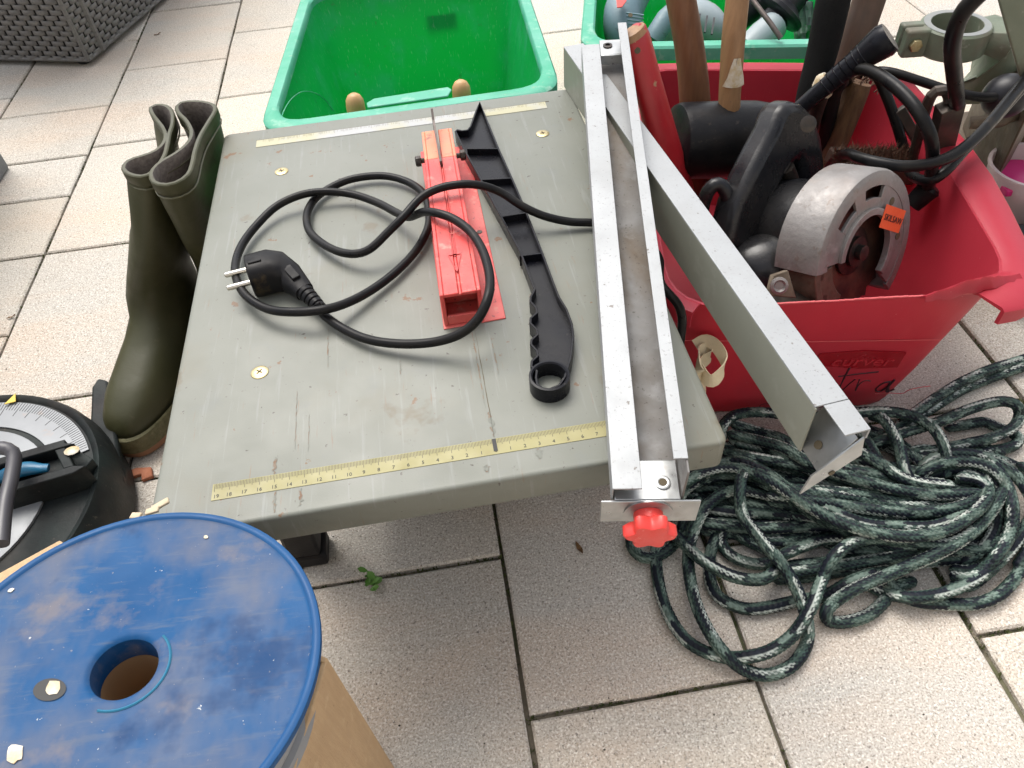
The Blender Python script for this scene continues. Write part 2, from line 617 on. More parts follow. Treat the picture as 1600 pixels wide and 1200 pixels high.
def gwall(mb, s0, s1, t0, t1, z0, z1):
    vs = [G(s0, t0, z0), G(s1, t0, z0), G(s1, t1, z0), G(s0, t1, z0), G(s0, t0, z1), G(s1, t0, z1), G(s1, t1, z1), G(s0, t1, z1)]
    mb.add(vs, [(0, 3, 2, 1), (4, 5, 6, 7), (0, 1, 5, 4), (1, 2, 6, 5), (2, 3, 7, 6), (3, 0, 4, 7)])


gd = MB()
SP = .79                                   # where the faded far end begins
gwall(gd, 0, .10, 0, SP, 0, gh)
gwall(gd, .90, 1, 0, SP, 0, gh)
gwall(gd, .1005, .46, 0, SP, gh - .0032, gh)
gwall(gd, .54, .8995, 0, SP, gh - .0032, gh)
gwall(gd, .4605, .5395, 0, SP - .001, gh - .0032, gh - .0010)
gwall(gd, .102, .898, .0, .012, 0, .009)
gwall(gd, .102, .898, .10, .11, .001, gh - .004)
guard = gd.build('blade_guard', M_['saw_red'], saw, bevel=.0007)
ge = MB()
gwall(ge, 0, .10, SP + .0005, 1, 0, gh)
gwall(ge, .90, 1, SP + .0005, 1, 0, gh)
gwall(ge, .1005, .46, SP + .0005, 1, gh - .0032, gh)
gwall(ge, .54, .8995, SP + .0005, 1, gh - .0032, gh)
gwall(ge, .101, .45, .985, .999, 0, gh - .0035)
gwall(ge, .55, .899, .985, .999, 0, gh - .0035)
tag(ge.build('guard_end', M_['saw_orange'], guard, bevel=.0007), 'sun-bleached orange far end of the red guard')
rb = MB()
for s in (.44, .545):
    gwall(rb, s, s + .02, .40, SP, gh, gh + .0012)
rb.build('slot_lip', M_['saw_red'], guard)
# moulded arrow on the guard
ar = MB()
A2 = lambda s, t: G(s, t, gh)
for poly in ([(.46, .30), (.54, .30), (.54, .19), (.46, .19)], [(.34, .19), (.66, .19), (.50, .10)]):
    pts = [A2(*q) for q in poly]
    for i in range(len(pts)):
        ar.bar(pts[i] + V(0, 0, .0003), pts[(i + 1) % len(pts)] + V(0, 0, .0003), .0008, .0008)
ar.build('arrow', mat('arrow_relief', (.46, .035, .035), .5), guard)
for s, sg in ((0, -1), (1, 1)):
    c = G(s, .865, .020)
    MB().lathe([(.0026, 0), (.0026, .004), (.0052, .0041), (.0052, .0085), (.0040, .0095), (.0, .0096)], c, axis=EX * sg, n=6, cap1=False).build('bolt', M_['blackm'], guard, bevel=.0004)
# riving knife
kn = MB()
prof = [(.300, -.004), (.395, -.004), (.398, .020), (.388, .040), (.372, .0525), (.362, .046), (.330, .040), (.300, .038)]
kn.prism([T(-.0048, y, z) for y, z in prof], EX * .0020)
kn.build('riving_knife', M_['knife'], saw)
bl = MB().lathe([(.05, -.0008), (.05, .0008)], T(-.0062, .235, -.034), axis=EX, n=60)
bl.build('blade', M_['knife'], saw)
# cabinet and legs under the table
MB().loft([rrect(XL + .07, XR - .07, YF + .14, YB - .08, .02, z) for z in (-.20, -.0075)], True, True).build('cabinet', M_['dark_plastic'], saw, bevel=.004)
for lx, ly, ox, oy in ((XL + .030, YF + .142, .012, .012), (XR - .04, YF + .19, -.01, .012), (XL + .05, YB - .05, .01, -.01), (XR - .05, YB - .05, -.01, -.01)):
    top, bot = T(lx + ox, ly + oy, -.0075), T(lx, ly, -TZ + .001)
    lg = MB()
    for a, b, wd in ((top, bot + V(0, 0, .02), .034), (bot + V(0, 0, .0205), bot, .042)):
        lg.bar(a, b, wd, .034, up=(0, 1, 0))
    lg.build('leg', M_['dark_plastic'], saw, bevel=.004)

# kerf line and rust streaks worn into the enamel
M_['rust_stain'] = mat('rust_stain', (.15, .085, .05), .7, col2=(.18, .15, .11), vscale=120, layers=[((.16, .172, .148), 190, .46, .54, .9)])
rk_ = random.Random(12)
def streak(x, y0, y1, wd, m='rust_stain', nm='rust_streak'):
    pts_l, pts_r = [], []
    k_ = 14
    for i in range(k_ + 1):
        t = i / k_
        ww = wd * (.35 + .65 * math.sin(math.pi * t) ** .6) * rk_.uniform(.4, 1.2)
        xx = x + rk_.gauss(0, wd * .25)
        pts_l.append(T(xx - ww / 2, y0 + (y1 - y0) * t, .00025))
        pts_r.append(T(xx + ww / 2, y0 + (y1 - y0) * t, .00025))
    MB().add(pts_l + pts_r, [(i, k_ + 1 + i, k_ + 2 + i, i + 1) for i in range(k_)]).build(nm, M_[m], saw, recalc=False)
streak(.0005, .002, .115, .0006, 'slot', 'kerf_line')
streak(.0003, .003, .026, .0032)
streak(-.002, .03, .11, .0012)
for x, y0, y1, wd in ((-.1505, .001, .016, .0022), (-.1490, -.030, -.013, .0018), (-.132, -.028, -.014, .0024), (-.1375, .020, .075, .0007), (-.128, .016, .05, .0006), (.028, -.022, -.012, .004), (-.008, -.026, -.020, .003), (-.115, .095, .14, .0009), (.012, .06, .10, .0010), (-.06, .075, .09, .0012), (-.09, .28, .36, .0006), (.035, .03, .05, .0015)):
    streak(x, y0, y1, wd)
# ------------------------------------------------------------------ things lying on the saw table
M_['cable'] = mat('cable_rubber', (.006, .006, .007), .34, col2=(.012, .011, .010), vscale=40, layers=[((.06, .045, .03), 30, .64, .76, .35)], spec=.16)
M_['plug'] = mat('plug_rubber', (.007, .007, .008), .40, spec=.14, col2=(.014, .013, .013), vscale=60, layers=[((.16, .11, .05), 34, .60, .72, .45)])
M_['chrome'] = mat('pin_nickel', (.58, .55, .49), .30, 1.0, rvar=0)
M_['black_gloss'] = mat('black_plastic', (.006, .0065, .010), .30, spec=.16, col2=(.012, .012, .014), vscale=20, layers=[((.10, .09, .075), 150, .68, .71, .5), ((.02, .019, .018), 9, .55, .75, .5)], bump=.00006, bscale=500)
M_['alu'] = mat('aluminium', (.34, .35, .355), .50, .30, col2=(.30, .31, .315), vscale=14, stretch=(1, 1, 1), layers=[((.20, .195, .185), 420, .60, .66, .6), ((.28, .28, .275), 28, .52, .66, .25), ((.12, .10, .085), 170, .67, .69, .8)], bump=.0001, bscale=500)
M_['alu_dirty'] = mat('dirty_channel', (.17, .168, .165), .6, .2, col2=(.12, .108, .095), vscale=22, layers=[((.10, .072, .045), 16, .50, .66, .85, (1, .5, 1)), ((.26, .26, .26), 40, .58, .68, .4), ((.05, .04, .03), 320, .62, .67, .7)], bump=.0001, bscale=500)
M_['alu_green'] = mat('grey_green_web', (.26, .265, .215), .5, .1, col2=(.235, .24, .195), vscale=9, layers=[((.12, .10, .07), 120, .70, .73, .8), ((.38, .38, .34), 30, .6, .72, .3)])
M_['zinc'] = mat('zinc_plate', (.36, .37, .37), .36, .8, col2=(.46, .47, .47), vscale=45, layers=[((.32, .30, .28), 60, .6, .7, .5)])
M_['knob_red'] = mat('knob_red', (.72, .045, .035), .40, col2=(.66, .05, .04), vscale=40, layers=[((.80, .35, .30), 190, .63, .70, .6), ((.72, .5, .42), 70, .68, .72, .6)], sss=.15, bump=.00012, bscale=260)


def catpath(pts, step=.004):
    return smoothpts([P(u, v, z) for u, v, z in pts], step)


Z5 = lambda x, y: (340 + x / 2.581, 250 + y / 2.581)
t0 = TZ + .0042
cord = []
for x, y, z in [(398, 580, .012), (432, 628, .004), (520, 688, .003), (620, 727, .004), (750, 742, .006), (880, 733, .010), (980, 700, .018), (1050, 640, .028), (1090, 555, .037), (1097, 470, .0375), (1070, 370, .0378),
                (1020, 290, .0378), (950, 237, .0378), (880, 213, .037), (830, 210, .030), (770, 230, .016), (720, 212, .010), (650, 175, .007), (550, 140, .006), (440, 128, .009), (340, 140, .010), (240, 185, .007), (160, 260, .004), (100, 340, .004),
                (72, 420, .006), (80, 490, .010), (120, 552, .010), (200, 600, .010), (300, 613, .012), (420, 605, .013), (520, 577, .008), (620, 525, .004), (720, 450, .003), (800, 365, .003), (846, 280, .003), (852, 215, .003), (835, 142, .003),
                (780, 95, .003), (700, 68, .003), (620, 65, .003), (530, 80, .003), (450, 115, .002), (390, 160, .002), (360, 220, .003), (370, 285, .004), (420, 335, .005), (490, 370, .007), (560, 378, .010), (620, 355, .014), (690, 288, .022), (750, 228, .029),
                (820, 152, .034), (900, 112, .038), (1000, 97, .0385), (1080, 107, .034), (1150, 135, .026), (1230, 187, .018), (1320, 227, .010), (1420, 249, .004), (1510, 253, .0022)]:
    u, v = Z5(x, y)
    cord.append((u, v, t0 + z))
cord += [(955, 352, t0 + .0012), (985, 362, t0 + .0012), (1012, 382, t0 + .0012), (1030, 405, t0 + .0012)]
pts3 = [P(*q) for q in cord]
e_ = pts3[-1]
pts3 += [V(.1540, e_[1] - .03, TZ + .0055), V(.1665, e_[1] - .048, TZ - .010), V(.1690, e_[1] - .052, TZ - .05), V(.172, e_[1] - .045, .10), V(.178, e_[1] - .03, .02), V(.182, e_[1] + .01, .006), V(.175, e_[1] + .08, .006), V(.16, e_[1] + .14, .006)]
pcd = thing('power_cord', 'black rubber mains cord with two-pin plug looped loosely on the saw table', 'power cord', V(-.05, .22, TZ))
MB().tube(smoothpts(pts3, .004), .0037, 12).build('cable', M_['cable'], pcd, smooth=True)
# plug: round face with two pins, body tapering to a ribbed strain relief
fc = P(392, 432, TZ + .0165)
ax0 = nrm(P(357, 426, TZ + .0165) - P(398, 415, TZ + .0165))
ax0[2] = 0.02
ax0 = nrm(ax0)
up = V(0, 0, 1)
sd0 = nrm(np.cross(up, ax0))
c1 = fc
end = P(486, 466, TZ + .011)
mid = c1 - ax0 * .026
rings = []
sec = [(c1 + ax0 * .001, .0150, .0150, ax0), (c1, .0164, .0162, ax0), (c1 - ax0 * .018, .0168, .0163, ax0), (c1 - ax0 * .026 + (end - mid) * .10, .0158, .0142, nrm(ax0 * .8 - nrm(end - mid) * .2)),
       (mid + (end - mid) * .35, .0120, .0105, nrm(ax0 * .3 - nrm(end - mid) * .7)), (mid + (end - mid) * .62, .0092, .0078, -nrm(end - mid)), (mid + (end - mid) * .80, .0080, .0068, -nrm(end - mid))]
for c, a, b, d in sec:
    e1 = nrm(np.cross(up, d))
    e2 = np.cross(d, e1)
    ring = []
    for k in range(20):
        th = 2 * math.pi * k / 20
        cs, sn = math.cos(th), math.sin(th)
        q = (abs(cs) ** 3.2 + abs(sn) ** 3.2) ** (-1 / 3.2)
        ring.append(c + e1 * a * cs * q + e2 * b * sn * q)
    rings.append(ring)
pb = MB().loft(rings).build('plug_body', M_['plug'], pcd, smooth=True, bevel=.0012, angle=50)
for s in (-1, 1):
    o = c1 + sd0 * s * .0090 + V(0, 0, .001)
    MB().lathe([(.0024, -.001), (.0024, .0185), (.0019, .0200), (.0008, .0205)], o, ax0, 14).build('pin', M_['chrome'], pb, smooth=True)
gr = MB()
for k in range(2):
    cc = c1 - ax0 * (.007 + .009 * k) + V(0, 0, .0166)
    if k == 0:
        gr.bar(cc - ax0 * .006 + sd0 * .004, cc + ax0 * .005 + sd0 * .004, .003, .0014)
gr.bar(mid + (end - mid) * .28 + V(0, 0, .0105), mid + (end - mid) * .62 + V(0, 0, .0090), .0075, .003)
gr.build('grip', M_['plug'], pb, bevel=.0008)
d = nrm(end - mid)
rl_ = MB()
for k in range(5):
    a = mid + (end - mid) * .80 + d * .0052 * k
    rr = .0072 - .00045 * k
    rl_.lathe([(rr - .0016, -.0008), (rr, .0), (rr - .0002, .0034), (rr - .0016, .0044)], a, d, 14)
rl_.build('strain_relief', M_['plug'], pb, smooth=True)

# push stick: shallow black tray with ribs, wavy grip and ring
PZ = TZ + .0125
Zp = lambda x, y: (620 + x / 2.353, 130 + y / 2.353)
outl = [(305, 65), (285, 110), (268, 158), (258, 170), (240, 172), (222, 168), (212, 176), (240, 235), (310, 362), (380, 490), (450, 618), (494, 735), (503, 757), (488, 785), (487, 802), (508, 826), (511, 842), (488, 862), (487, 882), (510, 906), (513, 922), (491, 942), (489, 960), (511, 984), (514, 1000), (492, 1020), (490, 1040), (510, 1058), (507, 1082),
        (512, 1108), (532, 1124), (562, 1128), (600, 1112), (622, 1080), (643, 1010), (653, 930), (648, 885), (628, 830), (600, 785), (582, 740), (545, 640), (502, 530), (466, 440), (425, 345), (375, 235), (340, 150)]
ps = [P(*Zp(x, y), PZ) for x, y in outl]
ctr = np.mean(ps, 0)
stick = thing('push_stick', 'black plastic push stick with wavy grip and hanging hole beside the red guard', 'push stick', V(ctr[0], ctr[1], TZ))
n = len(ps)
# inward offset of the outline
xy = np.array(ps)[:, :2]
area = .5 * np.sum(xy[:, 0] * np.roll(xy[:, 1], -1) - np.roll(xy[:, 0], -1) * xy[:, 1])
sgn = 1 if area > 0 else -1


def offset(xy, d):
    out = []
    for i in range(len(xy)):
        a, b, c = xy[i - 1], xy[i], xy[(i + 1) % len(xy)]
        t1, t2 = nrm(b - a), nrm(c - b)
        n1, n2 = V(-t1[1], t1[0]) * sgn, V(-t2[1], t2[0]) * sgn
        m = nrm(n1 + n2)
        out.append(b + m * d / max(.45, np.dot(m, n1)))
    return np.array(out)


inn = offset(xy, .0018)
zb = TZ + .0006
rim = MB()
L4 = [[V(*q, zb) for q in xy], [V(*q, PZ) for q in xy], [V(*q, PZ) for q in inn], [V(*q, zb + .0045) for q in inn]]
rim.loft(L4, False, False)
rim.build('rim', M_['black_gloss'], stick, bevel=.0004)
hc = P(*Zp(561, 1078), PZ)
rh = .0125
ins = offset(xy, .0012)
# floor as a triangulated sheet round the ring hole
bm = bmesh.new()
vv = [bm.verts.new((q[0], q[1], zb + .0045)) for q in ins]
ee = [bm.edges.new((vv[i], vv[(i + 1) % n])) for i in range(n)]
hv = [bm.verts.new((hc[0] + rh * .97 * math.cos(a), hc[1] + rh * .97 * math.sin(a), zb + .0045)) for a in np.linspace(0, 2 * math.pi, 24, endpoint=False)]
ee += [bm.edges.new((hv[i], hv[(i + 1) % 24])) for i in range(24)]
bmesh.ops.triangle_fill(bm, use_beauty=True, use_dissolve=False, edges=ee)
fl = MB()
bm.verts.index_update()
fl.add([tuple(q.co) for q in bm.verts], [tuple(v.index for v in f.verts) for f in bm.faces])
bm.free()
fl.build('floor', M_['black_gloss'], stick)
hc0 = V(hc[0], hc[1], zb)
rg = MB()
rr = [(rh + .0022, .0), (rh + .0022, PZ - zb + .0012), (rh + .0006, PZ - zb + .0016), (rh - .0004, PZ - zb + .0006), (rh - .0004, 0), (rh + .0022, 0)]
rg.lathe(rr, hc0, n=32, cap0=False, cap1=False)
rg.build('ring', M_['black_gloss'], stick, smooth=True)
for (a, b) in (((258, 238), (374, 238)), ((312, 352), (424, 346)), ((382, 488), (474, 474)), ((450, 632), (536, 622))):
    p, q = P(*Zp(*a), PZ), P(*Zp(*b), PZ)
    p[2] = q[2] = zb + .006
    MB().bar(p, q, .0018, .0108).build('rib', M_['black_gloss'], stick, bevel=.0003)

# ------------------------------------------------------------------ the two fence rails
# nearer rail: channel lying on its web, open side up, far end resting on the other rail
N0 = .5 * (P(957, 764, TZ + .020) + P(1003, 759, TZ + .020))
RZn, RZf = TZ + .0008, TZ + .0480
lipn = [P(957, 764, TZ + .021), P(1003, 759, TZ + .021)]
lipf = [P(906, 70, TZ + .066), P(939, 66, TZ + .066)]
axr = nrm(.5 * (lipf[0] + lipf[1]) - .5 * (lipn[0] + lipn[1]))
sx = nrm(np.cross(axr, V(0, 0, 1)))                 # to the right
ux = np.cross(sx, axr)
L1 = np.linalg.norm(lipf[0] - lipn[0])
o1 = lipn[0] - ux * .0195                            # left bottom near corner
RB = lambda a, s, z: o1 + axr * a + sx * s + ux * z
RW, th = .0455, .0014
HL, HR = .0195, .0345
rail = thing('fence_rail', 'aluminium channel fence with red star knob lying open side up across the saw table', 'fence rail', RB(L1 / 2, RW / 2, 0))
def rbox(mb, a0, a1, s0, s1, z0, z1):
    vs = [RB(a, s, z) for a in (a0, a1) for s in (s0, s1) for z in (z0, z1)]
    mb.add(vs, [(0, 1, 3, 2), (4, 6, 7, 5), (0, 4, 5, 1), (2, 3, 7, 6), (0, 2, 6, 4), (1, 5, 7, 3)])


rw = MB()
rbox(rw, .003, L1 - .004, th, RW - th, 0, th)
rw.build('web', M_['alu_dirty'], rail)
fl_ = MB()
rbox(fl_, .003, L1, 0, th - .00005, 0, HL - th)
rbox(fl_, 0, L1, 0, .0182, HL - th + .0001, HL)
fl_.build('left_flange', M_['alu'], rail, bevel=.0003)
fr = MB()
rbox(fr, .003, L1 + .008, RW - th + .00005, RW, 0, HR - th)
fr.build('right_flange', M_['alu_dirty'], rail, bevel=.0003)
fr = MB()
rbox(fr, .012, L1 + .012, RW - .0088, RW, HR - th + .0001, HR)
fr.build('right_lip', M_['alu'], rail, bevel=.0003)
# near bracket: plate with hollow rivet, bent down end plate, knob
bk = MB()
rbox(bk, .0012, .030, .0022, RW - .002, th + .0002, .0030)
rbox(bk, -.0004, .0011, -.0065, RW + .0105, -.024, .0031)
br = bk.build('end_bracket', M_['zinc'], rail, bevel=.0006)
for s in (.011, .0335):
    MB().lathe([(.0050, .0), (.0050, .0010), (.0040, .0014), (.0026, .0010), (.0026, -.0012)], RB(.013, s, .0030), ux, 18, True, True).build('rivet', M_['zinc'], br, smooth=True)
    MB().lathe([(.0027, 0), (.0027, .0011)], RB(.013, s, .0031), ux, 12).build('rivet_hole', M_['slot'], br)
MB().lathe([(.0155, 0), (.0155, .0010), (.008, .0014)], RB(-.0005, .024, -.0105), -axr, 28).build('washer', M_['zinc'], br, smooth=True)
kc = RB(-.0019, .024, -.0110)
kb = MB()
th_ = np.linspace(0, 2 * math.pi, 72, endpoint=False)
def star(r0, amp):
    return r0 + amp * (np.cos(6 * th_) * .5 + .5) ** 1.0
rings = []
e1, e2 = sx, ux
for z, k, amp in ((0, .0095, 0), (.0065, .0095, 0), (.0070, .0112, .0035), (.0085, .0122, .0048), (.0145, .0122, .0048), (.0165, .0112, .0042), (.0172, .009, .002)):
    r = star(k, amp)
    rings.append(kc - axr * z + np.outer(r * np.cos(th_), e1) + np.outer(r * np.sin(th_), e2))
kb.loft(rings)
kb.build('star_knob', M_['knob_red'], rail, smooth=True)
# far bracket
bk = MB()
rbox(bk, L1 - .018, L1 + .010, .0185, RW - .002, .0165, .0180)
rbox(bk, L1 - .020, L1 - .0182, .0185, RW - .002, .008, .0180)
rbox(bk, L1 - .014, L1 + .010, RW + .0002, RW + .0016, -.010, .016)
br = bk.build('far_bracket', M_['zinc'], rail, bevel=.0005)
MB().lathe([(.0048, 0), (.0048, .001), (.0026, .0012), (.0026, -.001)], RB(L1 - .002, .0265, .0181), ux, 16).build('rivet', M_['blackm'], br, smooth=True)

# farther rail: channel standing on its flange, overhanging the table
wb_f, wb_n = P(881, 135, TZ + .0006), P(1249, 706, TZ + .0006)
a2 = nrm(wb_n - wb_f)
L2 = np.linalg.norm(wb_n - wb_f)
s2 = nrm(np.cross(V(0, 0, 1), a2))
if s2[0] < 0:
    s2 = -s2
rail2 = thing('fence_rail', 'grey-green channel rail standing on edge from the table corner over the red bin', 'fence rail', (wb_f + wb_n) / 2)
RC = lambda a, s, z: wb_f + a2 * a + s2 * s + V(0, 0, z)
H2 = .0450


def cbox(mb, a0, a1, s0, s1, z0, z1):
    vs = [RC(a, s, z) for a in (a0, a1) for s in (s0, s1) for z in (z0, z1)]
    mb.add(vs, [(0, 1, 3, 2), (4, 6, 7, 5), (0, 4, 5, 1), (2, 3, 7, 6), (0, 2, 6, 4), (1, 5, 7, 3)])


m_ = MB()
cbox(m_, 0, L2, 0, th, 0, H2 - th)
m_.build('web', M_['alu_green'], rail2, bevel=.0003)
m_ = MB()
cbox(m_, 0, L2 - .001, 0, .0225, H2 - th + .0001, H2)
cbox(m_, L2 - .0005, L2 + .024, .0055, .0225, H2 - th + .0001, H2)
cbox(m_, 0, L2 + .024, .0212, .0225, H2 - .009, H2 - th)
m_.build('top_flange', M_['alu'], rail2, bevel=.0003)
m_ = MB()
cbox(m_, 0, L2 - .002, th + .0001, .020, 0, th)
m_.build('bottom_flange', M_['alu_dirty'], rail2, bevel=.0003)
bk = MB()
# bracket plate closing the end, with its bent lip
bk.add([RC(L2 - .012, .0016, .002), RC(L2 + .020, .0016, .002), RC(L2 + .020, .0016, .004), RC(L2 - .012, .0016, .004), RC(L2 - .012, .0205, .030), RC(L2 + .020, .0205, .030), RC(L2 + .020, .0205, .032), RC(L2 - .012, .0205, .032)],
       [(0, 1, 2, 3), (4, 7, 6, 5), (0, 4, 5, 1), (1, 5, 6, 2), (2, 6, 7, 3), (3, 7, 4, 0)])
bk.add([RC(L2 + .0202, -.0075, -.016), RC(L2 + .0218, -.0075, -.016), RC(L2 + .0218, .0275, .014), RC(L2 + .0202, .0275, .014), RC(L2 + .0202, -.004, .003), RC(L2 + .0218, -.004, .003), RC(L2 + .0218, .0235, .0335), RC(L2 + .0202, .0235, .0335)],
       [(0, 1, 2, 3), (4, 7, 6, 5), (0, 4, 5, 1), (1, 5, 6, 2), (2, 6, 7, 3), (3, 7, 4, 0)])
br = bk.build('end_bracket', M_['zinc'], rail2, bevel=.0004)
hn = nrm(np.cross(a2, RC(0, .0205, .030) - RC(0, .0016, .002)))
if hn[2] < 0:
    hn = -hn
MB().lathe([(.0030, 0), (.0030, .0006)], RC(L2 + .006, .0070, .0125), hn, 14).build('bracket_hole', M_['slot'], br)
MB().lathe([(.0022, 0), (.0022, .0006)], RC(L2 + .0218, .010, .002), a2, 12).build('bracket_hole', M_['slot'], br)
# ------------------------------------------------------------------ red storage bin and what is in it
M_['bin_red'] = mat('bin_plastic', (.57, .050, .080), .38, col2=(.53, .044, .070), vscale=6, rvar=.08, transl=.42, layers=[((.62, .12, .12), 5, .58, .75, .25), ((.70, .30, .28), 300, .70, .73, .5)], bump=.00012, bscale=340)
M_['bin_edge'] = mat('torn_plastic', (.66, .12, .13), .5, transl=.3)
M_['bin_dark'] = mat('bin_logo_panel', (.30, .008, .016), .25, transl=.1)
M_['bin_logo'] = mat('bin_logo_relief', (.42, .022, .034), .3)
M_['marker'] = mat('marker_ink', (.035, .006, .012), .5, rvar=0)
RIMZ, TH = .20, .0024
rimq = [V(.187, .182), V(.510, .140), V(.601, .572), V(.276, .668)]
baseq = [V(.222, .212), V(.475, .176), V(.563, .545), V(.302, .628)]


def rquad(q, r, k=6, sides=7, out=0.0):
    """rounded quad, counter-clockwise from the front-left corner; returns points"""
    c = sum(q) / 4
    q = [p + nrm(p - c) * out * 1.35 for p in q]
    pts = []
    for i in range(4):
        a, b, d = q[i - 1], q[i], q[(i + 1) % 4]
        t1, t2 = nrm(a - b), nrm(d - b)
        p1, p2 = b + t1 * r, b + t2 * r
        for j in range(k + 1):
            t = j / k
            pts.append((1 - t) ** 2 * p1 + 2 * t * (1 - t) * b + t * t * p2)
        nx = d + nrm(b - d) * r
        for j in range(1, sides):
            pts.append(p2 + (nx - p2) * j / sides)
    return pts


KP = (6 + 1 + 6) * 4


def binring(t, z, out=0.0, r=None):
    q = [baseq[i] * (1 - t) + rimq[i] * t for i in range(4)]
    return [V(p[0], p[1], z) for p in rquad(q, .045 + .02 * t if r is None else r, out=out)]


bn = thing('storage_bin', 'red plastic storage bin with broken front rim, full of hand tools', 'storage bin', (.39, .39, 0))
outer, inner = [], []
for t, z in ((-.10, .0015), (-.03, .004), (.02, .012), (.3, .06), (.6, .12), (.85, .17), (1.0, RIMZ)):
    outer.append(binring(t, z))
for t, z in ((1.0, RIMZ), (.85, .17), (.6, .12), (.3, .06), (.03, .014), (-.05, .007)):
    inner.append(binring(t, z, out=-TH))
shell = MB().loft(outer + inner, True, True).build('shell', M_['bin_red'], bn, smooth=True)
# rolled rim on the sides and back (front part has snapped off)
idx = list(range(6, KP)) + [0, 1]
i0, i1 = 14, KP + 5
sel = [(i % KP) for i in range(i0, i1)]
prof = [(-.0006, .0004), (.006, .0030), (.0165, .0022), (.0185, -.001), (.0185, -.016), (.0165, -.016), (.0165, -.0015), (.006, .0005), (.0, -.0012)]
rings_ = []
base_in = binring(1.0, RIMZ)
base_out = binring(1.0, RIMZ, out=.02)
for i in sel:
    d_ = nrm(base_out[i] - base_in[i])
    wk = 1 + 1.5 * max(0, 1 - abs(i - 20) / 9.0) ** .6 if 11 <= i <= 29 else 1     # the right-hand ledge is broad
    rings_.append([base_in[i] + d_ * (o_ * wk if o_ > .007 else o_) + V(0, 0, z_) for o_, z_ in prof])
MB().loft(rings_, True, True).build('rim', M_['bin_red'], bn, smooth=True)
# torn stub of rim at the front right corner
rt = random.Random(4)
tor = MB()
d_ = nrm(base_out[14] - base_in[14])
ta, tb_ = base_in[12], base_in[17]
rows_t = []
for k in range(19):
    t = k / 18
    p = ta + (tb_ - ta) * t
    c_ = V(*(nrm((p - V(.39, .36, RIMZ))[:2])), 0)
    w1 = .017 + rt.uniform(-.0018, .0018) - .010 * (1 - t) ** 3
    hz = .010 * math.sin(math.pi * min(1, t * 1.1)) + rt.uniform(-.001, .001)
    rows_t.append([p + V(0, 0, .0005), p + c_ * w1 * .35 + V(0, 0, .004 + hz * .5), p + c_ * w1 * .75 + V(0, 0, .006 + hz), p + c_ * w1 * 1.1 + V(0, 0, .001 + hz * .4), p + c_ * w1 * 1.08 + V(0, 0, -.001 + hz * .4), p + c_ * w1 * .75 + V(0, 0, .004 + hz), p + c_ * w1 * .35 + V(0, 0, .002 + hz * .5), p + V(0, 0, -.0015)])
tor.loft(rows_t)
tor.build('torn_rim', M_['bin_red'], bn, smooth=True)
# ragged pale break along the front edge
rg_ = MB()
fa, fb = V(*(rimq[0] + (rimq[1] - rimq[0]) * .22), RIMZ), V(*(rimq[1] - nrm(rimq[1] - rimq[0]) * .045), RIMZ)
for k in range(46):
    p, q = fa + (fb - fa) * k / 46, fa + (fb - fa) * (k + 1) / 46
    h = .0004 + .0010 * abs(math.sin(k * .17)) + rt.uniform(0, .0003)
    rg_.prism([p + V(0, .0003, -.0005), q + V(0, .0003, -.0005), q + V(0, .0003, h), p + V(0, .0003, h + rt.uniform(-.0003, .0003))], V(0, .0017, 0))
rg_.build('broken_edge', M_['bin_edge'], bn)
# front wall plane for the lettering
f0, f1 = V(*(baseq[0] * .98 + baseq[1] * .02), .012), V(*(baseq[1]), .012)
g0, g1 = V(*rimq[0], RIMZ), V(*rimq[1], RIMZ)
fn = nrm(np.cross(f1 - f0, g0 - f0))
if fn[1] > 0:
    fn = -fn
fx = nrm(f1 - f0)
fy = np.cross(fn, fx)
if fy[2] < 0:
    fy = -fy
FW = lambda u, v, o=0.0: PL(u, v, f0, fn) + fn * o
lp = MB().prism([FW(1280, 552, .0001), FW(1350, 547, .0001), FW(1416, 550, .0001), FW(1402, 573, .0001), FW(1340, 575, .0001), FW(1275, 570, .0001)], fn * .0008).build('logo_panel', M_['bin_dark'], bn)
lw = np.linalg.norm(FW(1402, 562) - FW(1285, 562))
vs, fs = textmesh('curver', lw * .31, FW(1343, 570, .0012), FW(1400, 568) - FW(1290, 569), fy, .0004)
MB().add(vs, fs).build('logo_lettering', M_['bin_logo'], lp, recalc=False)
Zb = lambda x, y: (1060 + x / 3.81, 480 + y / 3.81)
for st, wd in (([(1022, 352), (985, 420), (955, 480), (950, 497), (975, 490), (1020, 450), (1052, 425)], .0012), ([(950, 410), (1050, 397), (1190, 382)], .0011), ([(1078, 425), (1062, 465), (1052, 496), (1066, 468), (1092, 442), (1122, 432), (1142, 438)], .0010),
               ([(1262, 442), (1218, 450), (1180, 478), (1178, 497), (1205, 498), (1245, 470), (1265, 442), (1250, 478), (1255, 498), (1285, 486)], .0011), ([(1285, 432), (1250, 470), (1238, 500), (1250, 502)], .0013),
               ([(505, 400), (450, 400), (398, 412), (388, 432), (420, 446), (385, 465), (362, 490), (372, 514), (430, 522), (500, 506)], .0007), ([(560, 575), (510, 572), (480, 588), (500, 600)], .0007)):
    MB().tube(smoothpts([FW(*Zb(*q), .0002) for q in st], .002), wd, 6, flat=1.0).build('pen_stroke', M_['marker'], bn, smooth=True)
cr = MB()
cr.tube(smoothpts([FW(*Zb(x, y), .0002) for x, y in ((1170, 514), (1250, 510), (1335, 512), (1370, 492), (1440, 476), (1500, 468))], .004), .0005, 5)
cr.tube([FW(1062, 532, .0000), FW(1250, 534, .0000), FW(1470, 531, .0000)], .0005, 5)
cr.build('scratch', M_['bin_edge'], bn)

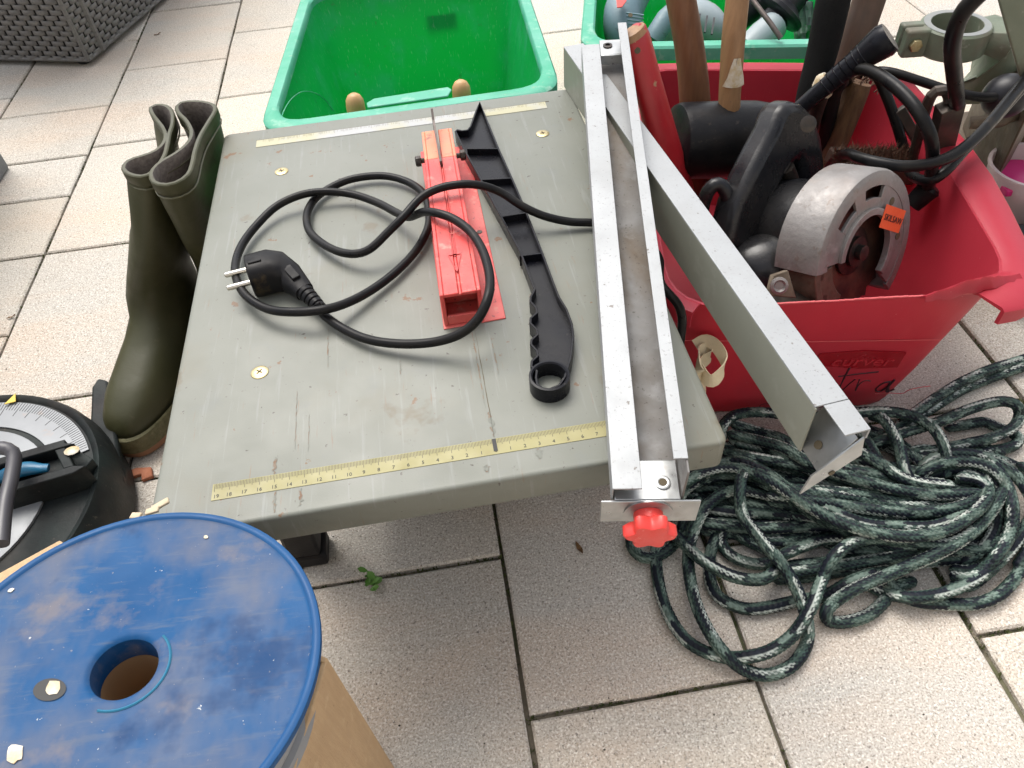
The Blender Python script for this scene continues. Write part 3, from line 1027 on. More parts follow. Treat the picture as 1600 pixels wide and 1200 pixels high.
# ---- circular saw standing in the bin
M_['saw_black'] = mat('saw_black', (.006, .007, .010), .28, col2=(.022, .021, .021), vscale=14, layers=[((.05, .04, .035), 120, .62, .70, .4), ((.025, .022, .02), 10, .52, .7, .5)], bump=.0002, bscale=160, spec=.30)
M_['cast'] = mat('cast_alu', (.25, .238, .23), .52, .4, col2=(.19, .178, .17), vscale=24, layers=[((.16, .13, .11), 75, .62, .68, .75), ((.26, .21, .18), 18, .52, .68, .5), ((.42, .41, .40), 40, .58, .70, .4)], bump=.0005, bscale=150)
M_['cast_brown'] = mat('dirty_guard', (.17, .14, .10), .55, .4, col2=(.09, .065, .045), vscale=40, layers=[((.05, .035, .025), 70, .58, .66, .8)])
M_['rust'] = mat('rusty_blade', (.16, .10, .07), .5, .6, col2=(.06, .045, .04), vscale=40)
M_['orange'] = mat('orange_sticker', (.80, .12, .035), .5, col2=(.74, .10, .03), vscale=60)
cs = thing('circular_saw', 'old circular saw with black handle and scuffed cast aluminium guard in red bin', 'circular saw', (.38, .33, .05))
c0 = PY(1352, 396, .245)
dV = nrm(c0 - CAM)
rV = nrm(_R - dV * np.dot(_R, dV))
dnV = np.cross(dV, rV)
nW = nrm(rV * .86 + dnV * .19 - dV * .47)
upI = rV * .20 - dnV * .97
wU = nrm(upI - nW * np.dot(upI, nW))
vR = np.cross(wU, nW)
if np.dot(vR, _R) < 0:
    vR = -vR
K = lambda r, deg, d: c0 + wU * (r * math.cos(math.radians(deg))) + vR * (r * math.sin(math.radians(deg))) + nW * d
RO = .084


def arcplate(mb, r0, r1, a0, a1, d0, d1, k=24):
    rings = []
    for i in range(k + 1):
        a = a0 + (a1 - a0) * i / k
        rings.append([K(r0, a, d0), K(r1, a, d0), K(r1, a, d1), K(r0, a, d1)])
    mb.loft(rings)


gm = MB()
DP = .050
rings = []
for i in range(41):                                         # outer shell: cylindrical band with rounded shoulder
    a = -112 + 226 * i / 40
    ro = RO * (1 + .03 * math.sin(math.radians(a + 40)))
    rings.append([K(ro - .004, a, -DP), K(ro, a, -DP), K(ro, a, -.006), K(ro - .002, a, -.0015), K(ro - .007, a, 0), K(ro - .016, a, 0), K(ro - .016, a, -.004), K(ro - .006, a, -.006)])
gm.loft(rings)
shellg = gm.build('upper_guard', M_['cast'], cs, smooth=True)
fm = MB()
arcplate(fm, .042, .071, -108, -74, -.0042, -.0006)
arcplate(fm, .042, .055, -74, -46, -.0042, -.0006)
arcplate(fm, .042, .071, -46, -30, -.0042, -.0006)
arcplate(fm, .042, .057, -30, -2, -.0042, -.0006)
arcplate(fm, .042, .071, -2, 112, -.0042, -.0006)
arcplate(fm, .040, .047, -108, 112, -.0040, .0030)
fm.build('guard_face', M_['cast'], shellg, bevel=.0008)
for a in (20, 66):
    MB().lathe([(.0042, 0), (.0042, .0006)], K(.060, a, -.0006), nW, 14).build('guard_hole', M_['slot'], shellg)
lg_ = MB()
arcplate(lg_, .047, .074, -168, -113, -.030, -.006)
arcplate(lg_, .069, .078, -168, -113, -.040, -.004)
lg_.build('lower_guard', M_['cast_brown'], cs, bevel=.001)
bl_ = MB()
ang = np.linspace(0, 2 * math.pi, 80, endpoint=False)
tooth = [.072 + (.004 if i % 4 == 0 else -.0 - .0012 * (i % 4)) for i in range(80)]
bl_.loft([[K(r, math.degrees(a), d) for a, r in zip(ang, tooth)] for d in (-.020, -.018)])
bl_.build('blade', M_['rust'], cs)
MB().lathe([(.026, 0), (.026, .004), (.016, .005), (.016, .010), (.008, .0105), (.008, .017), (.003, .018)], K(0, 0, -.018), nW, 28).build('arbor', M_['blackm'], cs, smooth=True)
# back plate behind the blade and motor
MB().lathe([(.072, 0), (.074, -.004), (.068, -.012), (.050, -.018)], K(0, 0, -.044), nW, 40).build('gear_housing', M_['saw_black'], cs, smooth=True)
mt = MB()
mt.lathe([(.054, 0), (.055, -.01), (.053, -.050), (.050, -.051), (.050, -.056), (.052, -.057), (.050, -.100), (.041, -.116), (.0, -.119)], K(.012, -20, -.052), nW, 36, cap1=False)
mto = mt.build('motor_housing', M_['saw_black'], cs, smooth=True)
for k in range(7):
    a_ = -100 + 18 * k
    p_ = K(.012, -20, -.052) + wU * (.0505 * math.cos(math.radians(a_))) + vR * (.0505 * math.sin(math.radians(a_))) - nW * .075
    MB().bar(p_ - nW * .012, p_ + nW * .012, .0035, .004, up=wU * math.cos(math.radians(a_)) + vR * math.sin(math.radians(a_))).build('vent', M_['slot'], mto)
# handle
Zh = lambda x, y: (1040 + x / 3.0, 100 + y / 3.0)
hpl = PY(1205, 290, .330)
hpo = [(296, 870), (318, 752), (345, 650), (400, 530), (460, 410), (520, 300), (545, 232), (572, 192), (612, 175), (655, 187), (695, 225), (722, 275), (745, 345), (757, 450), (764, 605), (664, 612), (648, 560), (652, 495), (636, 452), (606, 478), (562, 548), (508, 645), (462, 775), (450, 900)]
MB().prism([PL(*Zh(x, y), hpl, nW) for x, y in hpo], -nW * .034).build('handle', M_['saw_black'], cs, bevel=.0105, seg=4, angle=40)
bp = smoothpts([np.r_[PY(u, v, y), r] for u, v, y, r in [(1128, 455, .29, .022), (1152, 436, .285, .034), (1185, 424, .28, .040), (1218, 415, .28, .036), (1250, 412, .285, .028)]], .006)
MB().tube(bp[:, :3], bp[:, 3], 20).build('gear_case', M_['saw_black'], cs, smooth=True)
tg = smoothpts([np.r_[PY(u, v, y), r] for u, v, y, r in [(1228, 262, .352, .009), (1238, 285, .352, .008), (1240, 305, .352, .006)]], .004)
MB().tube(tg[:, :3], tg[:, 3], 10).build('trigger', M_['blackm'], cs, smooth=True)
MB().lathe([(.0075, 0), (.0085, .0015), (.006, .0025), (.002, .002)], PY(1253, 190, .349) + V(0, -.0125, .004), (-.1, -.8, .5), 14).build('handle_screw', M_['blackm'], cs, smooth=True)
q1 = smoothpts([PY(u, v, y) for u, v, y in [(1096, 352, .33), (1098, 322, .33), (1108, 296, .33), (1124, 288, .33), (1136, 304, .325), (1141, 335, .32), (1143, 372, .32)]], .004)
MB().tube(q1, .0075, 12).build('cable_loop', M_['saw_black'], cs, smooth=True)
bpz = MB()
b0, b1, b2, b3 = PY(1195, 482, .20), PY(1285, 492, .19), PY(1270, 430, .245), PY(1210, 425, .255)
bpz.prism([b0, b1, b2, b3], V(0, .002, -.003))
bpz.build('shoe', M_['blackm'], cs, bevel=.001)
bp2 = MB()
b0, b1, b2 = PY(1200, 462, .205), PY(1245, 466, .20), PY(1232, 422, .215)
bp2.prism([b0, b1, b2, PY(1208, 430, .22)], V(-.002, .004, -.002))
bp2.build('pivot_bracket', M_['cast_brown'], cs, bevel=.001)
MB().lathe([(.0085, 0), (.0085, .003), (.006, .004), (.004, .002), (.0, .002)], PY(1217, 446, .203), (-.2, -.8, .5), 16, cap1=False).build('pivot_screw', M_['cast'], cs, smooth=True)
# sticker with hand lettering
sc_ = K(.066, 36, .0004)
sxv = nrm(K(.066, 52, 0) - K(.066, 20, 0))
ctr_ = PL(1394, 342, K(0, 0, .0030), nW)
ex_ = nrm(PL(1413, 349, K(0, 0, 0), nW) - PL(1376, 337, K(0, 0, 0), nW))
ey_ = nrm(PL(1392, 330, K(0, 0, 0), nW) - PL(1392, 354, K(0, 0, 0), nW))
ey_ = nrm(ey_ - ex_ * np.dot(ex_, ey_))
hw2 = np.linalg.norm(PL(1413, 349, K(0, 0, 0), nW) - PL(1376, 337, K(0, 0, 0), nW)) / 2
hw2 *= .80
hh2 = hw2 * .56
stk = MB().prism([ctr_ - ex_ * hw2 - ey_ * hh2 + nW * .0004, ctr_ + ex_ * hw2 - ey_ * hh2 + nW * .0004, ctr_ + ex_ * hw2 + ey_ * hh2 + nW * .0004, ctr_ - ex_ * hw2 + ey_ * hh2 + nW * .0004], nW * .0004).build('sticker', M_['orange'], shellg)
sv = -1 if np.dot(np.cross(ex_, ey_), nW) < 0 else 1
vs, fs = textmesh('SKILSAW', hw2 * .44, ctr_ - ey_ * hw2 * .16 + nW * .0014, ex_, ey_, .0001)
MB().add(vs, fs).build('sticker_lettering', M_['ink'], stk, recalc=False)

# ---- hand tools
M_['wood'] = mat('handle_wood', (.19, .085, .038), .5, col2=(.13, .055, .024), vscale=18, stretch=(6, 6, .6), layers=[((.10, .05, .025), 40, .6, .72, .5, (5, 5, .4))])
M_['wood_light'] = mat('pale_wood', (.30, .165, .075), .5, col2=(.22, .115, .05), vscale=18, stretch=(6, 6, .6), layers=[((.20, .12, .06), 50, .6, .72, .5, (5, 5, .4)), ((.12, .08, .05), 160, .68, .72, .6)])
M_['wood_dark'] = mat('dark_wood', (.10, .058, .038), .6, col2=(.065, .04, .028), vscale=14, stretch=(6, 6, .6))
M_['wood_red'] = mat('red_paint', (.40, .016, .022), .38, col2=(.33, .014, .02), vscale=12, layers=[((.36, .20, .11), 42, .67, .69, .95), ((.42, .13, .10), 220, .68, .72, .6)])
M_['rubber'] = mat('black_rubber', (.008, .008, .010), .40, spec=.16, col2=(.018, .017, .016), vscale=12, layers=[((.06, .05, .04), 140, .62, .70, .5), ((.025, .02, .018), 25, .5, .7, .5)], bump=.0003, bscale=220)
M_['fibre'] = mat('brown_bristle', (.075, .035, .02), .8, col2=(.13, .07, .04), vscale=200)
M_['white_paint'] = mat('paint_drip', (.62, .58, .50), .6, col2=(.45, .33, .16), vscale=90)


def handle(name, label, cat, pts, m, n=14, flat=1.0, part='shaft', group=None, up=None):
    """pts: (u, v, y, radius)"""
    q = smoothpts([np.r_[PY(u, v, y), r] for u, v, y, r in pts], .008)
    lo = q[np.argmin(q[:, 2])][:3]
    o = thing(name, label, cat, lo, group)
    MB().tube(q[:, :3], q[:, 3], n, flat=flat, up=up).build(part, m, o, smooth=True, bevel=0)
    return o, q


hr, q = handle('hand_tool', 'red painted wooden handle with bare worn end leaning out of red bin', 'hand tool', [(988, 46, .44, .010), (990, 50, .44, .0165), (996, 70, .438, .0185), (1012, 130, .432, .019), (1036, 215, .425, .0205), (1062, 300, .415, .021), (1085, 375, .40, .021)], M_['wood_red'], flat=.62, up=(-.3, .3, 0))
e0, ed = q[0][:3], nrm(q[0][:3] - q[6][:3])
MB().tube([e0 - ed * .0075, e0 - ed * .001, e0 + ed * .0012], [.0188, .0168, .009], 14, flat=.62, up=(-.3, .3, 0)).build('bare_end', M_['wood_light'], hr, smooth=True)
MB().lathe([(.0032, 0), (.0032, .0006)], PY(996, 79, .4235), (-.1, -1, .6), 12).build('hanging_hole', M_['slot'], hr)
handle('hand_tool', 'round brown wooden handle rising behind the black mallet head', 'hand tool', [(1090, 300, .50, .020), (1086, 165, .52, .019), (1078, 80, .53, .0175), (1064, 0, .54, .017), (1052, -70, .55, .017)], M_['wood'])
ml = thing('rubber_mallet', 'black rubber mallet with pale wooden handle standing head down in the bin', 'mallet', PY(1140, 215, .45))
ma, mb_ = PY(1054, 221, .455), PY(1226, 216, .46)
dm = nrm(mb_ - ma)
Lm = np.linalg.norm(mb_ - ma)
MB().lathe([(.036, 0), (.0415, .002), (.0435, .008), (.0445, Lm * .5), (.0440, Lm * .70), (.041, Lm * .84), (.034, Lm * .94), (.022, Lm), (.0, Lm + .002)], ma, dm, 40, cap1=False).build('mallet_head', M_['rubber'], ml, smooth=True)
mh = smoothpts([np.r_[PY(u, v, y), r] for u, v, y, r in [(1139, 190, .455, .0150), (1140, 150, .462, .0150), (1146, 60, .475, .0155), (1152, 0, .485, .0150), (1159, -80, .50, .0155)]], .01)
hs = MB().tube(mh[:, :3], mh[:, 3], 12, flat=.8).build('mallet_handle', M_['wood_light'], ml, smooth=True)
pd = MB()
seg_ = [q_ for q_ in mh if 86 < (600 + FPX * np.dot(q_[:3] - CAM, _D) / np.dot(q_[:3] - CAM, _f)) < 134]
rq = random.Random(31)
rows_ = []
for k, q_ in enumerate(seg_):
    wdt = (.25 + .75 * (1 - k / max(1, len(seg_) - 1)))
    row = []
    for a in np.linspace(-1, 1, 7):
        an_ = a * wdt * .9 + rq.uniform(-.08, .08)
        row.append(q_[:3] + V(math.sin(an_), -math.cos(an_), .25) * q_[3] * 1.03)
    rows_.append(row)
pd.loft(rows_, False, False, False)
pd.build('paint_splash', M_['white_paint'], hs, smooth=True)
hb, _q = handle('hand_tool', 'black rubber grip with rows of small dimples sticking up from bin', 'hand tool', [(1258, 200, .49, .0165), (1266, 150, .50, .0165), (1285, 80, .515, .018), (1302, 0, .53, .0195), (1318, -70, .545, .0195)], mat('grip_rubber', (.008, .008, .008), .75, spec=.12, layers=[((.004, .004, .004), 330, .30, .22, .8, None, 'V')], bump=.0005, bscale=300))
handle('hand_tool', 'dark brown flat wooden handle behind the black rubber grip', 'hand tool', [(1302, 200, .56, .018), (1322, 120, .57, .020), (1342, 50, .58, .0215), (1358, 0, .59, .022), (1380, -70, .60, .022)], M_['wood_dark'], flat=.6, up=(0, 1, 0))
hk, q = handle('hand_tool', 'tapered black moulded handle with flared butt lying slantwise over bin', 'hand tool', [(1200, 212, .47, .0075), (1230, 186, .465, .0085), (1270, 152, .46, .0098), (1310, 118, .455, .0112), (1340, 95, .45, .0130), (1365, 76, .445, .0165), (1380, 65, .442, .0185), (1388, 59, .44, .0188), (1391, 57, .44, .0165)], M_['black_gloss'])
gr_ = MB()
for k in range(10):
    i = int(len(q) * (.50 + .03 * k))
    gr_.lathe([(q[i][3] + .0002, 0), (q[i][3] + .0008, .0008), (q[i][3] + .0002, .0016)], q[i][:3], nrm(q[i + 1][:3] - q[i][:3]), 14)
gr_.build('grip_rings', M_['black_gloss'], hk, smooth=True)
br_, _q = handle('paint_brush', 'small brush with paint-stiffened white and ochre bristle tip in bin', 'brush', [(1268, 205, .47, .010), (1276, 170, .468, .011), (1283, 145, .466, .0125)], M_['blackm'], flat=.7, part='ferrule')
MB().tube([PY(1283, 146, .466), PY(1286, 134, .465), PY(1288, 123, .464), PY(1292, 119, .463)], [.0122, .0120, .0095, .006], 10).build('bristles', M_['white_paint'], br_, smooth=True)
handle('hand_tool', 'thin stem ending in a grey foam-covered knob between brush and stick', 'hand tool', [(1285, 235, .49, .009), (1296, 180, .485, .009), (1304, 140, .48, .0095), (1310, 126, .478, .0125), (1312, 118, .477, .010)], M_['rubber'])
wbk, q = handle('wooden_stake', 'rough splintered brown wooden stake poking out of bin behind saw handle', 'stake', [(1270, 320, .47, .019), (1295, 250, .48, .019), (1318, 190, .485, .020), (1335, 145, .49, .0205), (1342, 128, .492, .019)], mat('stake_wood', (.17, .09, .04), .8, col2=(.09, .045, .022), vscale=20, stretch=(6, 6, .7), bump=.001, bscale=120), flat=.7)
fb = MB()
rs = random.Random(2)
for k in range(60):
    c = q[-1][:3] + V(rs.uniform(-.02, .024), rs.uniform(-.012, .012), rs.uniform(-.014, .004))
    dd = nrm(V(rs.uniform(-.3, .8), rs.uniform(-.5, .5), rs.uniform(-.2, .9)))
    fb.bar(c, c + dd * rs.uniform(.006, .014), .0013, .0010)
fb.build('splinters', M_['fibre'], wbk)
bs = thing('bristle_brush', 'brown coarse bristle brush head lying behind the saw guard', 'brush', PY(1365, 245, .40))
MB().bar(PY(1305, 256, .41), PY(1418, 262, .41), .05, .02).build('brush_block', M_['wood_dark'], bs, bevel=.003)
fb = MB()
for k in range(2200):
    u, v = rs.uniform(1302, 1418), rs.uniform(228, 262)
    c = PY(u, v + 6, .41 + rs.uniform(-.025, .025))
    dd = nrm(V(rs.gauss(-.1, .5), rs.gauss(-.2, .5), .8))
    l = rs.uniform(.006, .016)
    sd_ = nrm(np.cross(dd, V(rs.random(), rs.random(), .1))) * .0006
    fb.add([c - sd_, c + sd_, c + dd * l], [(0, 1, 2)])
tag(fb.build('bristles', M_['fibre'], bs, recalc=False), None, None, None, 'stuff')

# ---- black cables and clamp at the right of the bin
Zc = lambda x, y: (1340 + x / 3.531, y / 3.531)
def cable(name, label, pts, r, group=None):
    """pts: zoom x, zoom y, height"""
    q = smoothpts([P(*Zc(x, y), z) for x, y, z in pts], .006)
    lo = q[np.argmin(q[:, 2])]
    o = MB().tube(q, r, 12).build(name, M_['cable'], smooth=True, base=lo)
    return tag(o, label, 'cable', group)


cable('saw_cable', 'thick black cable looping up from the saw boot and over the stake', [(372, 1085, .168), (390, 1030, .19), (405, 960, .212), (415, 870, .232), (410, 790, .25), (388, 715, .265), (340, 625, .277), (270, 535, .284), (180, 455, .287), (80, 395, .285), (0, 378, .278), (-40, 395, .262), (-60, 450, .235), (-70, 540, .19), (-60, 640, .13)], .0068)
bo = MB()
ba, bb = P(*Zc(395, 1040), .185), P(*Zc(300, 1130), .165)
bo.tube([ba + nrm(ba - bb) * .004, ba, ba + (bb - ba) * .1, bb], [.0100, .0135, .0125, .0105], 16)
bo.build('cable_boot', M_['plug'], cs, smooth=True)
cable('loose_cable', 'long black cable sweeping from behind the saw guard over the bin edge', [(-160, 930, .16), (-110, 870, .19), (-50, 850, .215), (0, 868, .225), (100, 895, .23), (250, 918, .232), (400, 903, .235), (520, 860, .238), (620, 790, .242), (720, 690, .247), (820, 570, .252), (918, 450, .257), (1010, 330, .262)], .0062)
cable('loose_cable', 'second black cable running up beside the sweeping one to the drill stand', [(285, 930, .19), (300, 965, .195), (340, 990, .20), (380, 994, .205), (430, 985, .21), (500, 930, .217), (590, 830, .222), (700, 720, .226), (800, 610, .230), (880, 520, .234), (960, 430, .238), (1050, 300, .242)], .0058)
cable('loose_cable', 'thin black cable stretched level behind the clamp towards the drill stand', [(40, 420, .20), (110, 392, .225), (200, 402, .228), (330, 442, .225), (450, 482, .222), (560, 515, .22), (700, 538, .217), (800, 528, .215), (880, 482, .215), (960, 420, .215)], .0056)
cable('loose_cable', 'straight black cable dropping down into bin beside the clamp bar', [(90, 395, .262), (125, 450, .250), (170, 555, .232), (220, 700, .205), (262, 850, .175), (280, 930, .155)], .0060)
cable('loose_cable', 'thick black cable hanging in front of the drill stand collar', [(760, -110, .42), (660, -20, .405), (580, 70, .39), (535, 180, .37), (522, 280, .35), (532, 400, .32), (545, 520, .285), (548, 575, .262)], .0076)
clp = thing('bar_clamp', 'small dark steel clamp with square jaw hooked inside the red bin', 'clamp', P(*Zc(480, 760), .2))
M_['clamp'] = mat('clamp_steel', (.045, .04, .036), .45, .5, col2=(.09, .07, .055), vscale=30)
MB().bar(P(*Zc(512, 575), .262), P(*Zc(452, 835), .19), .026, .016, up=(0, 1, 0)).build('jaw_block', M_['clamp'], clp, bevel=.001)
kk = smoothpts([P(*Zc(x, y), zz) for x, y, zz in [(300, 890, .17), (330, 770, .205), (365, 640, .24), (398, 545, .265), (430, 505, .274), (475, 500, .275), (500, 522, .270), (505, 570, .262)]], .006)
MB().tube(kk, .0058, 8, up=(0, 1, 0)).build('bar', M_['clamp'], clp)
MB().bar(P(*Zc(230, 600), .225), P(*Zc(372, 850), .17), .012, .008, up=(0, 1, 0)).build('lower_bar', M_['clamp'], clp, bevel=.001)
# ------------------------------------------------------------------ green crates behind the table
M_['green'] = mat('green_plastic', (.018, .56, .17), .38, col2=(.016, .58, .15), vscale=5, transl=.60, layers=[((.10, .56, .36), 14, .50, .66, .45), ((.34, .66, .52), 40, .60, .68, .5, (9, 9, .6)), ((.10, .30, .14), 60, .66, .70, .5), ((.01, .16, .06), 40, .70, .74, .5)], bump=.00006, bscale=300)
M_['green_rim'] = mat('scuffed_green_rim', (.055, .40, .24), .45, col2=(.13, .46, .33), vscale=16, transl=.2, layers=[((.42, .62, .52), 44, .56, .7, .55), ((.40, .38, .25), 90, .64, .7, .4)])
M_['green_label'] = mat('green_label', (.012, .17, .06), .4)


def crate(name, label, q, zr, depth_in=.035, r=.045, bt=.004):
    """q: rim corners FL FR BR BL (xy)"""
    c = sum(q) / 4
    o = thing(name, label, 'crate', (c[0], c[1], 0))
    bq = [c + (p - c) * (1 - depth_in / np.linalg.norm(p - c) * 1.4) for p in q]

    def ring(t, z, out=0.0):
        qq = [bq[i] * (1 - t) + q[i] * t for i in range(4)]
        return [V(p[0], p[1], z) for p in rquad(qq, r * (.8 + .3 * t), out=out)]
    lv = [(-.06, .001), (0, .006), (.25, zr * .25), (.6, zr * .6), (1, zr - .012)]
    outer = [ring(t, z) for t, z in lv]
    inner = [ring(t, z, -.003) for t, z in [(1, zr - .012), (.6, zr * .6), (.25, zr * .25), (.03, .012), (-.03, .006)]]
    MB().loft(outer + inner).build('shell', M_['green'], o, smooth=True)
    pr = [(-.003, -.0125), (-.003, -.003), (.0, 0), (.016, 0), (.019, -.003), (.019, -.020), (.017, -.020), (.017, -.005), (.003, -.005), (.003, -.0125)]
    MB().loft([[p for p in ring(1, zr + z, o_)] for o_, z in pr] + [ring(1, zr + pr[0][1], pr[0][0])], False, False).build('rim', M_['green_rim'], o, smooth=True)
    return o, ring


ZR = .21
F0, F1 = P(424, 193, ZR)[:2], P(856, 132, ZR)[:2]
F0b, F1b = P(505, 2, ZR)[:2], P(846, -45, ZR)[:2]
dvec = nrm(F1 - F0)
pv = V(-dvec[1], dvec[0])
DEP = .44
q1_ = [F0, F1, F1 + pv * DEP + dvec * .026, F0 + pv * DEP + dvec * .050]
cr1, ring1 = crate('plastic_crate', 'large green plastic crate holding two wooden handles behind saw table', q1_, ZR)
# back wall ribs and label plate
bw = [q1_[3], q1_[2]]
bx = nrm(bw[1] - bw[0])
byv = V(-bx[1], bx[0])
lc = PL(690, 34, V(*(bw[0] - byv * .012), .14), V(-byv[0], -byv[1], 0))
MB().box(lc, (.052, .003, .024), np.array([[bx[0], bx[1], 0], [byv[0], byv[1], 0], [0, 0, 1]])).build('label_plate', M_['green_label'], cr1, bevel=.0008)
lw0, lw1 = V(*q1_[0], ZR), V(*q1_[3], ZR)
ln_ = nrm(np.cross(lw1 - lw0, V(.030, .01, -ZR)))
arc = [PL(u, v, lw0 + V(.006, 0, 0), ln_) for u, v in ((437, 190), (446, 168), (458, 152), (474, 143), (494, 146), (508, 156), (520, 172))]
MB().tube(smoothpts(arc, .004), .0007, 5).build('mould_line', M_['green_rim'], cr1)
# raised grip pad along the front rim
MB().prism([P(575, 170, ZR + .0005), P(700, 152, ZR + .0005), P(706, 142, ZR + .0005), P(700, 138, ZR + .0005), P(585, 156, ZR + .0005), P(573, 163, ZR + .0005)], (0, 0, .0022)).build('grip_pad', M_['green_rim'], cr1, bevel=.001)
M_['dowel'] = mat('beech_dowel', (.50, .30, .13), .5, col2=(.42, .24, .10), vscale=14, stretch=(5, 5, .6))
for (u, v, y, lab) in ((553, 158, .675, 'round beech handle end in green crate beside its corner'), (720, 137, .680, 'round beech handle end in green crate beside the label side')):
    top = PY(u, v - 8, y)
    bot = V(top[0] - .01, top[1] - .03, .012)
    d_ = nrm(top - bot)
    Lh = np.linalg.norm(top - bot)
    o = MB().lathe([(.010, 0), (.0125, .003), (.0128, Lh - .012), (.0120, Lh - .005), (.0085, Lh + .001), (.004, Lh + .0035)], bot, d_, 20).build('wooden_stick', M_['dowel'], smooth=True, base=bot)
    tag(o, lab, 'stick', 'wooden handles in the green crate')

ZR2 = .20
G0, G1 = P(925, 66, ZR2)[:2], P(1318, 60, ZR2)[:2]
d2 = nrm(G1 - G0)
p2 = V(-d2[1], d2[0])
if np.dot(p2, V(0, 1)) < 0:
    p2 = -p2
q2_ = [G0, G1, G1 + p2 * .38, G0 + p2 * .38]
cr2, ring2 = crate('plastic_crate', 'green plastic crate of power tools standing behind the red bin', q2_, ZR2)
# tools in the second crate
M_['teal_tool'] = mat('blue_grey_plastic', (.10, .17, .20), .5, col2=(.13, .20, .23), vscale=20, layers=[((.05, .06, .065), 60, .62, .7, .5)], bump=.0003, bscale=200)
M_['grey_tool'] = mat('grey_plastic', (.22, .27, .29), .45, col2=(.27, .31, .32), vscale=20)
M_['red_mark'] = mat('red_logo_plate', (.55, .05, .035), .4)
M_['tool_black'] = mat('tool_black', (.011, .011, .014), .4, spec=.3, col2=(.018, .018, .02), vscale=30)


def blob(mb, pts, n=18, sq=2.6, flat=.8):
    """pts (centre xyz, radius) swept with a squarish section"""
    q = smoothpts([np.r_[c, r] for c, r in pts], .008)
    t, N, B = frames(q[:, :3])
    a = np.linspace(0, 2 * math.pi, n, endpoint=False)
    k = (np.abs(np.cos(a)) ** sq + np.abs(np.sin(a)) ** sq) ** (-1 / sq)
    mb.loft([q[i, :3] + q[i, 3] * (np.outer(np.cos(a) * k * flat, N[i]) + np.outer(np.sin(a) * k, B[i])) for i in range(len(q))])
    return mb


sd1 = thing('sander', 'blue-grey power sander with ribbed grip and red plate in green crate', 'sander', P(975, 50, .1))
b1 = blob(MB(), [(P(985, 90, .12), .020), (P(976, 62, .15), .034), (P(972, 30, .172), .038), (P(985, -5, .178), .036), (P(1010, -40, .17), .03)]).build('sander_body', M_['teal_tool'], sd1, smooth=True)
rr_ = MB()
for k in range(9):
    a_, b_ = P(978 + 1.2 * k, 20 + 5.6 * k, .2045 - .0042 * k), P(1006 - .3 * k, 24 + 5.2 * k, .2025 - .0042 * k)
    rr_.bar(a_, b_, .0022, .002)
rr_.build('grip_ribs', M_['teal_tool'], sd1)
MB().prism([P(963, 0, .214), P(972, -6, .214), P(979, 2, .213), P(972, 12, .211), P(964, 13, .211)], V(0, 0, .0015)).build('red_plate', M_['red_mark'], sd1, bevel=.0005)
MB().lathe([(.0035, 0), (.0035, .001)], P(985, 24, .2085), (0, -.6, .8), 12).build('screw_hole', M_['slot'], sd1)
sd2 = thing('sander', 'pale grey power sander with slotted side lying in green crate', 'sander', P(1095, 50, .1))
blob(MB(), [(P(1030, 62, .14), .022), (P(1050, 40, .16), .030), (P(1085, 28, .165), .036), (P(1112, 40, .155), .033), (P(1128, 60, .13), .022)], flat=.75).build('sander_body', M_['grey_tool'], sd2, smooth=True)
for k in range(3):
    MB().bar(P(1094 + 11 * k, 22 + 3 * k, .197 - .004 * k), P(1090 + 11 * k, 48 + 3 * k, .192 - .006 * k), .0028, .002).build('vent_slot', M_['tool_black'], sd2)
MB().tube([P(1020, 62, .165), P(1040, 30, .19), P(1062, 8, .195)], [.016, .016, .014], 14).build('sander_neck', M_['teal_tool'], sd2, smooth=True)
dg = thing('angle_grinder', 'black power tool with round collar and grey neck in green crate', 'grinder', P(1215, 40, .1))
ca = P(1218, 22, .175)
dgx = nrm(P(1255, -14, .20) - P(1190, 62, .14))
MB().lathe([(.020, -.03), (.022, -.006), (.036, -.004), (.040, .0), (.040, .006), (.034, .010), (.030, .011), (.022, .018), (.020, .05), (.024, .07)], ca, dgx, 36).build('collar', M_['tool_black'], dg, smooth=True)
MB().tube([P(1165, 78, .15), P(1190, 58, .16), P(1210, 40, .168)], [.020, .024, .022], 18).build('neck', M_['grey_tool'], dg, smooth=True)
MB().tube([P(1150, 30, .15), P(1175, 10, .17), P(1200, -20, .18)], [.022, .024, .024], 16).build('grip', M_['tool_black'], dg, smooth=True)
rod = MB().tube([P(1176, 0, .235), P(1205, 38, .22), P(1220, 60, .206)], .0038, 10).build('steel_rod', M_['knife'], smooth=True, base=P(1220, 60, .206))
tag(rod, 'thin grey steel rod slanting across the green crate of power tools', 'rod')
bagm = mat('clear_bag', (.62, .66, .66), .25, col2=(.5, .56, .56), vscale=30, transl=.55)
bg_ = MB()
rb_ = random.Random(8)
gridp = []
for i in range(9):
    row = []
    for j in range(6):
        u, v = 1236 + 34 * i / 8 + 6 * j / 5, 2 + 62 * j / 5
        row.append(P(u, v, .19 - .012 * j + rb_.uniform(-.006, .006)))
    gridp.append(row)
bg_.loft(gridp, False, False, False)
bo_ = bg_.build('plastic_bag', bagm, smooth=True, base=P(1255, 60, .12))
md = bo_.modifiers.new('thickness', 'SOLIDIFY')
md.thickness = .0008
tag(bo_, 'crumpled clear plastic bag against the side of green crate', 'bag')

